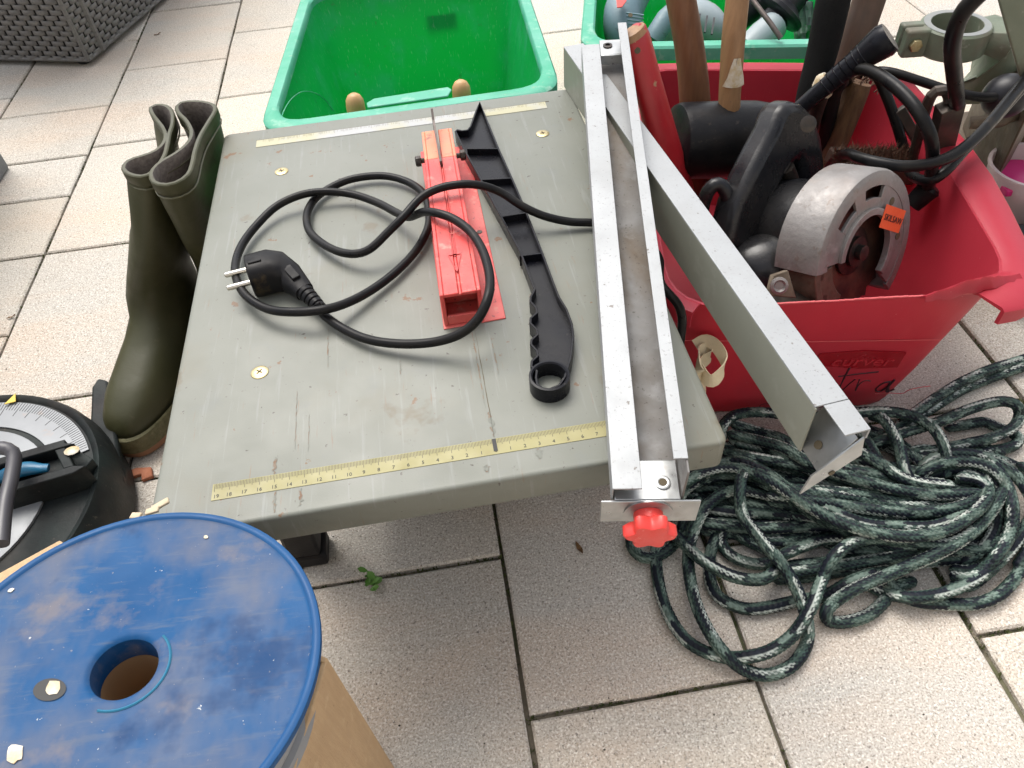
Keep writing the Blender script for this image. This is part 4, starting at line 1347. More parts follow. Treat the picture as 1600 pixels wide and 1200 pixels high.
# ------------------------------------------------------------------ woven garden box, top left
M_['rattan'] = mat('rattan_strand', (.105, .098, .092), .5, col2=(.14, .13, .12), vscale=40, stretch=(1, 1, 6), layers=[((.20, .18, .16), 120, .66, .72, .4)], bump=.0003, bscale=160)
rk = P(139, 96, .012)
fdir = nrm(P(0, 93, .012) - rk)          # along the front, leftwards
sdir = nrm(V(-fdir[1], fdir[0], 0))
if sdir[1] < 0:
    sdir = -sdir
fdir[2] = 0
pl = thing('rattan_box', 'dark grey woven rattan garden box standing on bright pavers', 'garden box', (rk[0], rk[1], 0))
HB, WF, WS = .42, .75, .80
B0 = V(rk[0], rk[1], .014)
core = MB()
core.add([B0 + fdir * a + sdir * b + V(0, 0, c) for a in (.004, WF) for b in (.004, WS) for c in (.004, HB)], [(0, 1, 3, 2), (4, 6, 7, 5), (0, 4, 5, 1), (2, 3, 7, 6), (0, 2, 6, 4), (1, 5, 7, 3)])
core.build('core', mat('rattan_core', (.03, .028, .027), .8), pl)


def weave(name, o, ax, nout, width, height, pw, ph):
    """flat strands woven over uprights, one row above the other"""
    mb = MB()
    nr = int(height / ph)
    nc = int(width / pw)
    for r in range(nr):
        z = (r + .5) * ph
        off = (r % 2) * pw
        k = -1
        while True:
            x0 = max(0, k * 2 * pw + off * 1.0 - pw * .55)
            x1 = min(width, k * 2 * pw + off + pw * 1.15)
            k += 1
            if x0 >= width:
                break
            if x1 - x0 < pw * .3:
                continue
            pts = []
            for t, b in ((0, .000), (.14, .0034), (.5, .0052), (.86, .0034), (1, .000)):
                pts.append(o + ax * (x0 + (x1 - x0) * t) + nout * b + V(0, 0, z + (t - .5) * ph * .10))
            hz = V(0, 0, ph * .47)
            rings = [[p - hz + nout * .0, p - hz * .6 + nout * .0009, p + nout * .0013, p + hz * .6 + nout * .0009, p + hz] for p in pts]
            mb.loft(rings, False, False, False)
    for c in range(nc + 1):
        x = c * pw
        mb.bar(o + ax * x + nout * .0012, o + ax * x + nout * .0012 + V(0, 0, height), pw * .30, .002, up=nout)
    return mb.build(name, M_['rattan'], pl, smooth=True)


tag(weave('front_weave', B0, fdir, -sdir, WF, HB, .016, .0105), None, None, None, 'stuff')
tag(weave('side_weave', B0, sdir, -fdir, WS, HB, .016, .0105), None, None, None, 'stuff')
MB().tube([B0 + fdir * .001 + sdir * .001 + V(0, 0, -.001), B0 + fdir * .001 + sdir * .001 + V(0, 0, HB)], .0052, 8).build('corner_post', M_['rattan'], pl, smooth=True)
MB().tube([B0 + sdir * .052 - fdir * .003, B0 + sdir * .052 - fdir * .003 + V(0, 0, HB)], .0075, 8).build('side_post', M_['rattan'], pl, smooth=True)
for ax_, nn, nm in ((fdir, -sdir, WF), (sdir, -fdir, WS)):
    MB().tube([B0 + nn * .001 + V(0, 0, .002), B0 + ax_ * nm + nn * .001 + V(0, 0, .002)], .0048, 8).build('bottom_edge', M_['rattan'], pl, smooth=True)
for a, b in ((.03, .025), (.72, .025), (.03, .77), (.72, .77)):
    MB().lathe([(.014, 0), (.016, .003), (.016, .014)], V(*(B0 + fdir * a + sdir * b)[:2], 0), n=16).build('foot', M_['dark_plastic'], pl, smooth=True)
# lid with overhanging edge
MB().add([B0 + fdir * a + sdir * b + V(0, 0, c) for a in (-.02, WF + .02) for b in (-.02, WS + .02) for c in (HB + .001, HB + .035)], [(0, 1, 3, 2), (4, 6, 7, 5), (0, 4, 5, 1), (2, 3, 7, 6), (0, 2, 6, 4), (1, 5, 7, 3)]).build('lid', M_['rattan'], pl, bevel=.006)

# grey block at the very left edge
M_['concrete'] = mat('grey_concrete', (.20, .20, .20), .85, col2=(.14, .14, .14), vscale=25, bump=.002, bscale=140)
k0, k1 = P(17, 262, 0), P(-25, 330, 0)
bd = nrm(k1 - k0)
bl2 = nrm(V(bd[1], -bd[0], 0))
if bl2[0] > 0:
    bl2 = -bl2
gb_ = MB().prism([k0, k0 + bd * .9, k0 + bd * .9 + bl2 * .25, k0 + bl2 * .25], (0, 0, .30)).build('stone_planter', M_['concrete'], base=k0, bevel=.006)
tag(gb_, 'dark grey concrete block at the edge of pale pavers', 'block')
# ------------------------------------------------------------------ rubber boots leaning on the table
M_['boot'] = mat('olive_rubber', (.043, .043, .018), .5, col2=(.048, .047, .020), vscale=12, layers=[((.085, .078, .042), 7, .48, .70, .55), ((.12, .10, .06), 60, .66, .74, .35)], bump=.0003, bscale=120, spec=.4)
M_['boot_lining'] = mat('boot_lining', (.23, .20, .175), .95, col2=(.14, .12, .105), vscale=260, bump=.0008, bscale=420)
M_['boot_sole'] = mat('boot_sole', (.36, .19, .11), .7, col2=(.28, .14, .08), vscale=30)
M_['boot_band'] = mat('boot_foxing', (.085, .08, .035), .7, col2=(.13, .12, .06), vscale=160, bump=.0008, bscale=260)


def resamp(pts, n, start=None):
    p = smoothpts(pts, n=n, closed=True)
    if np.sum(p[:, 0] * np.roll(p[:, 1], -1) - np.roll(p[:, 0], -1) * p[:, 1]) < 0:
        p = p[::-1]
    i = int(np.argmin(p[:, 1])) if start is None else start(p)
    return np.roll(p, -i, axis=0)


NB = 48


def boot(label, rim_px, rz, toe, heel, ankle, lean):
    o = thing('rubber_boot', label, 'rubber boot', (toe + heel) / 2, 'rubber boots beside the saw table')
    rimp = resamp([P(u, v, rz)[:2] for u, v in rim_px], NB)
    rimr = [V(q[0], q[1], rz) for q in rimp]
    fd = nrm(heel - toe)
    sd_ = V(-fd[1], fd[0], 0)
    Lf = np.linalg.norm(heel - toe)

    def ell(c, a, b, z, rot=fd):
        """a along the foot, b across; starts at the front (toe side), counter-clockwise"""
        r2 = V(-rot[1], rot[0], 0)
        pts = [V(c[0], c[1], z) + rot * (-a * math.cos(t)) + r2 * (-b * math.sin(t)) for t in np.linspace(0, 2 * math.pi, NB, endpoint=False)]
        return pts
    # foot outline sections, from sole upwards; each section is an egg
    def egg(z, front, back, wf, wb):
        pts = []
        for t in np.linspace(0, 2 * math.pi, NB, endpoint=False):
            c, s_ = -math.cos(t), -math.sin(t)
            x = (front + back) / 2 + (back - front) / 2 * c
            k = .5 + .5 * c
            wd = wf * (1 - k) + wb * k
            y = wd * (abs(s_) ** .75) * (1 if s_ >= 0 else -1)
            pts.append(toe + fd * x + sd_ * y + V(0, 0, z - toe[2]))
        return pts
    body = [egg(.020, .004, Lf - .004, .043, .033), egg(.034, .003, Lf - .003, .045, .033), egg(.048, .008, Lf - .004, .044, .033), egg(.062, .022, Lf - .006, .040, .032), egg(.074, .052, Lf - .008, .036, .032), egg(.086, .088, Lf - .010, .033, .031),
            egg(.102, .118, Lf - .012, .031, .030), egg(.124, .132, Lf - .013, .032, .031)]
    an = np.mean(body[-1], 0)
    # shaft: blend the ankle ring into the folded rim outline
    cA, cB = an[:2], np.mean(rimp, 0)
    dev = rimp - cB
    ev, evec = np.linalg.eigh(dev.T @ dev)
    pa = evec[:, 1] * (1 if evec[1, 1] > 0 else -1)
    pb_ = V(pa[1], -pa[0])
    ha_, hb2 = np.abs(dev @ pa).max() * .96, .031
    th_b = np.linspace(0, 2 * math.pi, NB, endpoint=False)
    eli = np.array([pa * (-ha_ * math.cos(q)) + pb_ * (hb2 * math.sin(q)) for q in th_b])
    sm01 = lambda x: (lambda y: y * y * (3 - 2 * y))(min(1, max(0, x)))
    for t in (.16, .32, .48, .62, .75, .86, .95):
        z = .124 + (rz - .010 - .124) * t
        e1_, e2_ = sm01(t / .62), sm01((t - .45) / .55)
        ring = []
        for i in range(NB):
            ea = body[7][i][:2] - cA
            sh = (ea * (1 - e1_) + eli[i] * e1_) * (1 - e2_) + dev[i] * e2_
            cc = cA + (cB - cA) * t
            ring.append(V(cc[0] + sh[0], cc[1] + sh[1], z))
        body.append(ring)
    body.append([q - V(0, 0, .010) for q in rimr])
    outer = body
    cB = np.mean(rimp, 0)
    sgn_ = 1
    tn = np.roll(rimp, -1, 0) - np.roll(rimp, 1, 0)
    tn /= np.linalg.norm(tn, axis=1)[:, None]
    nin = np.stack([-tn[:, 1], tn[:, 0]], 1)              # inward for ccw
    inn_ = [V(*(rimp[i] + nin[i] * .0026), rz - .0002) for i in range(NB)]
    MB().loft(outer, False, False).build('upper', M_['boot'], o, smooth=True)
    band = [[V(*(rimp[i] - nin[i] * .0008), rz - .012) for i in range(NB)], [V(*(rimp[i] - nin[i] * .0016), rz - .011) for i in range(NB)], [V(*(rimp[i] - nin[i] * .0016), rz - .001) for i in range(NB)], [V(*(rimp[i] - nin[i] * .0004), rz) for i in range(NB)], inn_]
    MB().loft(band, False, False).build('top_band', M_['boot'], o, smooth=True)
    # thin raised seam under the band
    sm = MB()
    sp = [V(*(rimp[i] - nin[i] * .0008), rz - .0155) for i in range(NB)]
    sm.tube(sp + sp[:1], .0009, 5, caps=False)
    sm.build('seam', mat('boot_seam', (.10, .095, .05), .5), o, smooth=True)
    lin = [inn_, [V(*(rimp[i] + nin[i] * .0030), rz - .004) for i in range(NB)]]
    for k in range(3, len(outer)):
        rg = outer[-k]
        ra = np.array(rg)
        tg_ = np.roll(ra, -1, 0) - np.roll(ra, 1, 0)
        tg_ /= np.linalg.norm(tg_, axis=1)[:, None] + 1e-9
        lin.append([ra[i_] + V(-tg_[i_][1], tg_[i_][0], 0) * .0030 for i_ in range(NB)])
        if rg[0][2] < .10:
            break
    MB().loft(lin, False, True).build('lining', M_['boot_lining'], o, smooth=True)
    MB().loft([egg(.0105, -.0015, Lf + .001, .0485, .0375), egg(.013, -.0035, Lf + .002, .0505, .0385), egg(.034, -.0025, Lf + .001, .0505, .0385), egg(.0362, .001, Lf - .001, .0490, .037)], True, False).build('foxing', M_['boot_band'], o, smooth=True)
    MB().loft([egg(.0008, .002, Lf - .002, .046, .035), egg(.002, .0, Lf, .0480, .037), egg(.0104, -.001, Lf + .001, .0485, .0375)]).build('sole', M_['boot_sole'], o, smooth=True)
    return o


rimR = [(275, 165), (286, 158), (310, 157), (331, 161), (337, 170), (327, 188), (313, 212), (305, 235), (301, 254), (295, 270), (280, 282), (260, 288), (241, 285), (234, 274), (238, 262), (252, 250), (270, 240), (287, 227), (296, 215), (297, 202), (289, 187), (277, 175)]
rimL = [(234, 167), (247, 162), (262, 165), (270, 176), (270, 192), (265, 208), (262, 224), (258, 240), (250, 254), (240, 266), (226, 274), (210, 274), (195, 268), (191, 259), (200, 249), (218, 243), (238, 236), (251, 226), (257, 213), (253, 199), (243, 186), (236, 176)]
toeL = P(205, 716, 0)
boot('olive rubber boot in front of its pair with muddy toe and brown sole', rimL, .300, toeL, toeL + nrm(V(.30, 1, 0)) * .250, None, 0)
toeR = V(-.298, .300, 0)
boot('olive rubber boot squeezed against the table edge behind its pair', rimR, .305, toeR, toeR + nrm(V(.03, 1, 0)) * .250, None, 0)

# ------------------------------------------------------------------ mitre saw base at the left
M_['ms_black'] = mat('mitre_black', (.010, .010, .011),   .5, spec=.15, col2=(.020, .027, .026), vscale=14, layers=[((.10, .085, .07), 160, .66, .71, .5), ((.05, .042, .036), 10, .52, .7, .5)], bump=.0003, bscale=260)
M_['ms_alu'] = mat('mitre_alu', (.25, .26, .27), .48, .25, col2=(.21, .22, .23), vscale=9, layers=[((.30, .22, .18), 26, .62, .70, .6), ((.25, .25, .25), 120, .68, .72, .6)])
M_['ms_blue'] = mat('lever_blue', (.006, .10, .20), .4, col2=(.008, .13, .24), vscale=40)
M_['yellow'] = mat('pointer_yellow', (.60, .42, .05), .5)
mz = .075
cpts = [P(u, v, mz)[:2] for u, v in ((0, 607), (50, 620), (100, 645), (150, 690), (172, 740), (150, 790), (110, 830))]
A_ = np.array([[2 * q[0], 2 * q[1], 1] for q in cpts])
sol = np.linalg.lstsq(A_, np.array([q @ q for q in cpts]), rcond=None)[0]
mc = V(sol[0], sol[1], 0)
mr_ = math.sqrt(sol[2] + sol[0] ** 2 + sol[1] ** 2)
ms = thing('mitre_saw', 'black mitre saw base with silver turntable scale and blue lock lever', 'mitre saw', mc)
MB().lathe([(mr_ * .97, .004), (mr_ * 1.05, .010), (mr_ * 1.04, .050), (mr_ * 1.015, .066), (mr_ * .985, mz), (mr_ * .955, mz - .001), (mr_ * .94, mz - .004), (0, mz - .004)], mc, n=72, cap1=False).build('base', M_['ms_black'], ms, smooth=True)
MB().lathe([(mr_ * .66, 0), (mr_ * .66, .0030), (mr_ * .645, .0036), (0, .0036)], mc + V(0, 0, mz - .004), n=64, cap1=False).build('turntable', M_['ms_alu'], ms, smooth=True)
# scale segment between the turntable and the rim
sg = MB()
a0, a1 = math.radians(22), math.radians(150)
sr = []
for i in range(40):
    a = a0 + (a1 - a0) * i / 39
    e = V(math.cos(a), math.sin(a), 0)
    sr.append([mc + e * mr_ * .70 + V(0, 0, mz - .0036), mc + e * mr_ * .925 + V(0, 0, mz - .0036), mc + e * mr_ * .925 + V(0, 0, mz - .0022), mc + e * mr_ * .70 + V(0, 0, mz - .0022)])
sg.loft(sr)
sgo = sg.build('scale_plate', M_['ms_alu'], ms, bevel=.0003)
tk = MB()
for i in range(90):
    a = a0 + .03 + (a1 - a0 - .06) * i / 89
    e = V(math.cos(a), math.sin(a), 0)
    l = .80 if i % 5 == 0 else .85
    tk.bar(mc + e * mr_ * l + V(0, 0, mz - .0021), mc + e * mr_ * .92 + V(0, 0, mz - .0021), .0005, .0003)
tk.build('scale_marks', M_['ink'], sgo)
pp = P(17, 628, mz)
MB().prism([pp + V(-.006, -.003, 0), pp + V(.006, -.001, 0), pp + V(.002, .012, 0)], (0, 0, .001)).build('pointer', M_['yellow'], ms)
# arm with its lever
ha, hb_ = P(-40, 765, mz + .016), P(142, 712, mz + .016)
arm = MB()
ax_ = nrm(hb_ - ha)
sx_ = V(-ax_[1], ax_[0], 0)
La = np.linalg.norm(hb_ - ha)


def AB(a, s, z):
    return ha + ax_ * a + sx_ * s + V(0, 0, z)


for s0, s1, z0, z1 in ((-.026, -.016, -.020, .010), (.014, .024, -.020, .010), (-.0155, .0135, -.020, -.004)):
    arm.prism([AB(0, s0, z0), AB(La - .012, s0, z0), AB(La + (.0 if s0 < 0 else -.022), (s0 + s1) / 2, z0), AB(La - .012 - (0 if s0 < 0 else .01), s1, z0), AB(0, s1, z0)], (0, 0, z1 - z0))
arm.prism([AB(La - .022, -.0155, -.003), AB(La - .012, -.0155, -.003), AB(La - .022, .0135, -.003), AB(La - .032, .0135, -.003)], (0, 0, .012))
aro = arm.build('arm', M_['ms_black'], ms, bevel=.001)
lv = smoothpts([np.r_[P(u, v, z), r] for u, v, z, r in [(-12, 752, mz + .020, .006), (14, 740, mz + .022, .0085), (40, 733, mz + .022, .0085), (62, 732, mz + .022, .0060), (76, 731, mz + .021, .0045)]], .003)
MB().tube(lv[:, :3], lv[:, 3], 12, flat=.7).build('lock_lever', M_['ms_blue'], aro, smooth=True)
MB().sphere(P(112, 704, mz + .0275), (.008, .006, .0012), 10, 5).build('paint_spot', M_['white_paint'], aro, smooth=True)
hd = smoothpts([P(u, v, z) for u, v, z in [(-40, 716, mz + .05), (-10, 702, mz + .055), (10, 701, mz + .055), (22, 712, mz + .05), (18, 745, mz + .045), (8, 790, mz + .042), (2, 850, mz + .040)]], .005)
MB().tube(hd, .0068, 12).build('clamp_rod', mat('grey_tube', (.06, .058, .066), .4), ms, smooth=True)
# side extension that sticks out by the boot
MB().prism([P(148, 668, .03), P(150, 615, .03), P(160, 600, .03), P(175, 604, .03), P(190, 700, .03), P(200, 760, .03), P(165, 790, .03)], (0, 0, .012)).build('side_extension', M_['ms_black'], ms, bevel=.003)
MB().tube([P(180, 800, .02), P(186, 760, .03), P(188, 735, .035)], [.007, .008, .007], 10).build('cord_stub', M_['ms_black'], ms, smooth=True)

# ------------------------------------------------------------------ blue spool in a cardboard box
M_['spool'] = mat('spool_blue', (.006, .058, .165), .55, col2=(.008, .075, .20), vscale=9, layers=[((.17, .15, .14), 10, .44, .62, .52, (1.2, .8, 1)), ((.22, .17, .13), 26, .56, .68, .42), ((.10, .12, .16), 70, .54, .68, .40, (.5, 3, 1)), ((.003, .03, .10), 14, .56, .64, .7),
                  ((.26, .24, .22), 420, .68, .72, .45), ((.55, .55, .52), 190, .725, .74, .75)], bump=.00012, bscale=300, spec=.16)
M_['spool_rim'] = mat('spool_rim', (.007, .068, .19), .5, spec=.25, col2=(.007, .058, .165), vscale=20)
M_['card'] = mat('cardboard', (.50, .34, .19), .85, col2=(.45, .30, .165), vscale=30, stretch=(8, 8, .7), layers=[((.33, .21, .11), 6, .5, .66, .35), ((.60, .44, .27), 90, .58, .68, .35), ((.28, .17, .09), 200, .66, .70, .5)], bump=.0004, bscale=200)
M_['card_in'] = mat('cardboard_inside', (.34, .21, .10), .9, col2=(.30, .18, .085), vscale=8)
M_['cable_grey'] = mat('grey_cable', (.26, .26, .26), .45, col2=(.22, .22, .22), vscale=30)
nD = nrm(V(.095, .095, 1))
cD = P(193, 1043, TZ + .030)
e1 = nrm(np.cross(V(0, 1, 0), nD))
e2 = np.cross(nD, e1)
rD = .1008
sp = thing('cable_spool', 'scuffed blue plastic spool with dusty paint-flecked flange in cardboard box', 'spool', cD - nD * .2)
NS = 96
pr = [(.0168, -.0180), (.0168, -.0016), (.0178, -.0005), (.0196, .0002), (.0216, .0002), (.0245, 0), (.050, 0), (.078, 0), (.0950, 0), (.0962, .0004), (.0974, .0012), (.0990, .0014), (.1004, .0010), (rD, .0), (rD, -.0030), (.0985, -.0042), (.030, -.0042)]
hpos = P(78, 1078, TZ + .030)


def hole_shell():
    mb = MB()
    mb.lathe(pr, cD, nD, NS, False, False, ref=e1)
    return mb


top = hole_shell().build('top_flange', M_['spool'], sp, smooth=True)
MB().lathe([(.0965, .0006), (.0976, .0017), (.0992, .0019), (.1010, .0012), (.1014, .0), (.1012, -.0034)], cD, nD, NS, False, False, ref=e1).build('flange_rim', M_['spool_rim'], sp, smooth=True)
MB().lathe([(.0168, -.0182), (.0168, -.20)], cD, nD, 48, False, False, ref=e1).build('core_tube', M_['card_in'], sp, smooth=True)
MB().lathe([(.046, -.0043), (.046, -.19)], cD, nD, 48, False, False, ref=e1).build('drum', M_['spool'], sp, smooth=True)
MB().lathe([(.098, -.190), (.098, -.194)], cD, nD, 64, ref=e1).build('bottom_flange', M_['spool'], sp)
sl = MB()
pl_ = PL(78, 1078, cD, nD)
d1 = nrm(e1 * .9 - e2 * .35)
d2_ = np.cross(nD, d1)
sl.add([pl_ + nD * .0005 + d1 * (.0085 * math.cos(a)) + d2_ * (.0058 * math.sin(a)) for a in np.linspace(0, 2 * math.pi, 24, endpoint=False)], [tuple(range(24))])
sl.build('slot', M_['ink'], top, recalc=False)
pf = [(84, 1075, .0044, .0036, M_['white_paint']), (24, 1178, .0050, .0038, M_['white_paint']), (322, 840, .0014, .0012, M_['white_paint']), (18, 923, .0016, .0013, M_['white_paint'])]
for (u, v, a, b, m) in pf:
    c = PL(u, v, cD, nD)
    rs_ = random.Random(u)
    n_ = 14
    an_ = rs_.uniform(0, 3)
    xx = e1 * math.cos(an_) + e2 * math.sin(an_)
    yy = np.cross(nD, xx)
    ring = [c + xx * a * math.cos(t) * rs_.uniform(.8, 1.1) + yy * b * math.sin(t) * rs_.uniform(.8, 1.1) for t in np.linspace(0, 2 * math.pi, n_, endpoint=False)]
    MB().prism([q + nD * .0003 for q in ring], nD * .0005).build('paint_fleck', m, top)
# scratch ring in lighter blue round the hole
tw = MB()
tw.tube([cD + nD * .0002 + (e1 * math.cos(t) + e2 * math.sin(t)) * .0232 for t in np.linspace(-1.9, .75, 30)], .0007, 5)
tw.build('scratch_mark', mat('scratch_teal', (.012, .14, .24), .6), top)
# grey cable wound on the spool
wd_ = MB()
for k in range(11):
    z = -.014 - .0155 * k
    for rr in (.0535, .0680, .0815):
        r_ = rr + .002 * math.sin(k * 2.1 + rr * 90)
        wd_.tube([cD + nD * (z + .002 * math.sin(k + rr * 50)) + (e1 * math.cos(t) + e2 * math.sin(t)) * r_ for t in np.linspace(0, 2 * math.pi, 60)], .0072, 8, caps=False)
wo = wd_.build('cable_winding', M_['cable_grey'], smooth=True, base=cD - nD * .18)
tag(wo, 'grey cable wound in coils under the blue flange', 'cable')

BZ = TZ - .030
K1, K2 = P(86, 852, BZ), P(512, 1028, BZ)
ab = nrm(K2 - K1)
K3d = nrm(V(ab[1], -ab[0], 0))
if K3d[1] > 0:
    K3d = -K3d
wB = np.linalg.norm(K2 - K1)
K3d = nrm(.7 * nrm(P(480, 1200, BZ) - K2) + .3 * K3d)
K3, K0 = K2 + K3d * .235, K1 + K3d * .235
bx_ = thing('cardboard_box', 'open brown cardboard box holding the blue spool', 'box', ((K1 + K3) / 2)[:2].tolist() + [0])
corn = [K1, K2, K3, K0]
cen = (K1 + K3) / 2
for i in range(4):
    a, b = corn[i], corn[(i + 1) % 4]
    t = nrm(b - a)
    nn = V(-t[1], t[0], 0)
    if np.dot(nn, cen - a) < 0:
        nn = -nn
    w0, w1 = MB(), MB()
    ndiv = 8
    vs, rw = [], []
    rB = random.Random(i)
    for k in range(ndiv + 1):
        p = a + (b - a) * k / ndiv
        bulge = -nn * .006 * math.sin(math.pi * k / ndiv) if i == 1 else 0
        zt = BZ + rB.uniform(-.0012, .0012)
        rw.append([V(p[0], p[1], .002) + nn * .0022, V(p[0], p[1], .002), V(p[0], p[1], .12) + bulge, V(p[0], p[1], zt), V(p[0], p[1], zt) + nn * .0035, V(p[0], p[1], .12) + bulge + nn * .0035])
    MB().loft(rw).build('side', M_['card'], bx_, bevel=.0008)
MB().prism([P(97, 848, BZ + .006), P(-60, 934, BZ + .006), P(-40, 990, BZ + .008), P(150, 885, BZ + .008)], (0, 0, .0035)).build('flap', M_['card'], bx_, bevel=.0008)
MB().prism([V(q[0], q[1], .001) + nrm(cen - q) * .006 for q in corn], (0, 0, .003)).build('bottom', M_['card_in'], bx_)
# splinters of packing at the far corner
M_['webbing_pale'] = mat('pale_chip', (.55, .46, .32), .8, col2=(.45, .36, .24), vscale=90)
rs2 = random.Random(11)
for k, (u, v) in enumerate(((205, 806), (228, 801), (238, 796))):
    c = P(u, v, TZ + .012)
    o = MB().bar(c, c + V(.009, .003 * (k - 1), .002) * (.8 + .2 * k), .0045, .0020).build('wood_splinter', M_['webbing_pale'], base=c, bevel=.0006)
    tag(o, ['pale wood splinter leaning on the blue spool rim', 'pale wood splinter lying between the two other splinters', 'pale wood splinter touching the grey table corner'][k], 'splinter', 'splinters behind the spool')
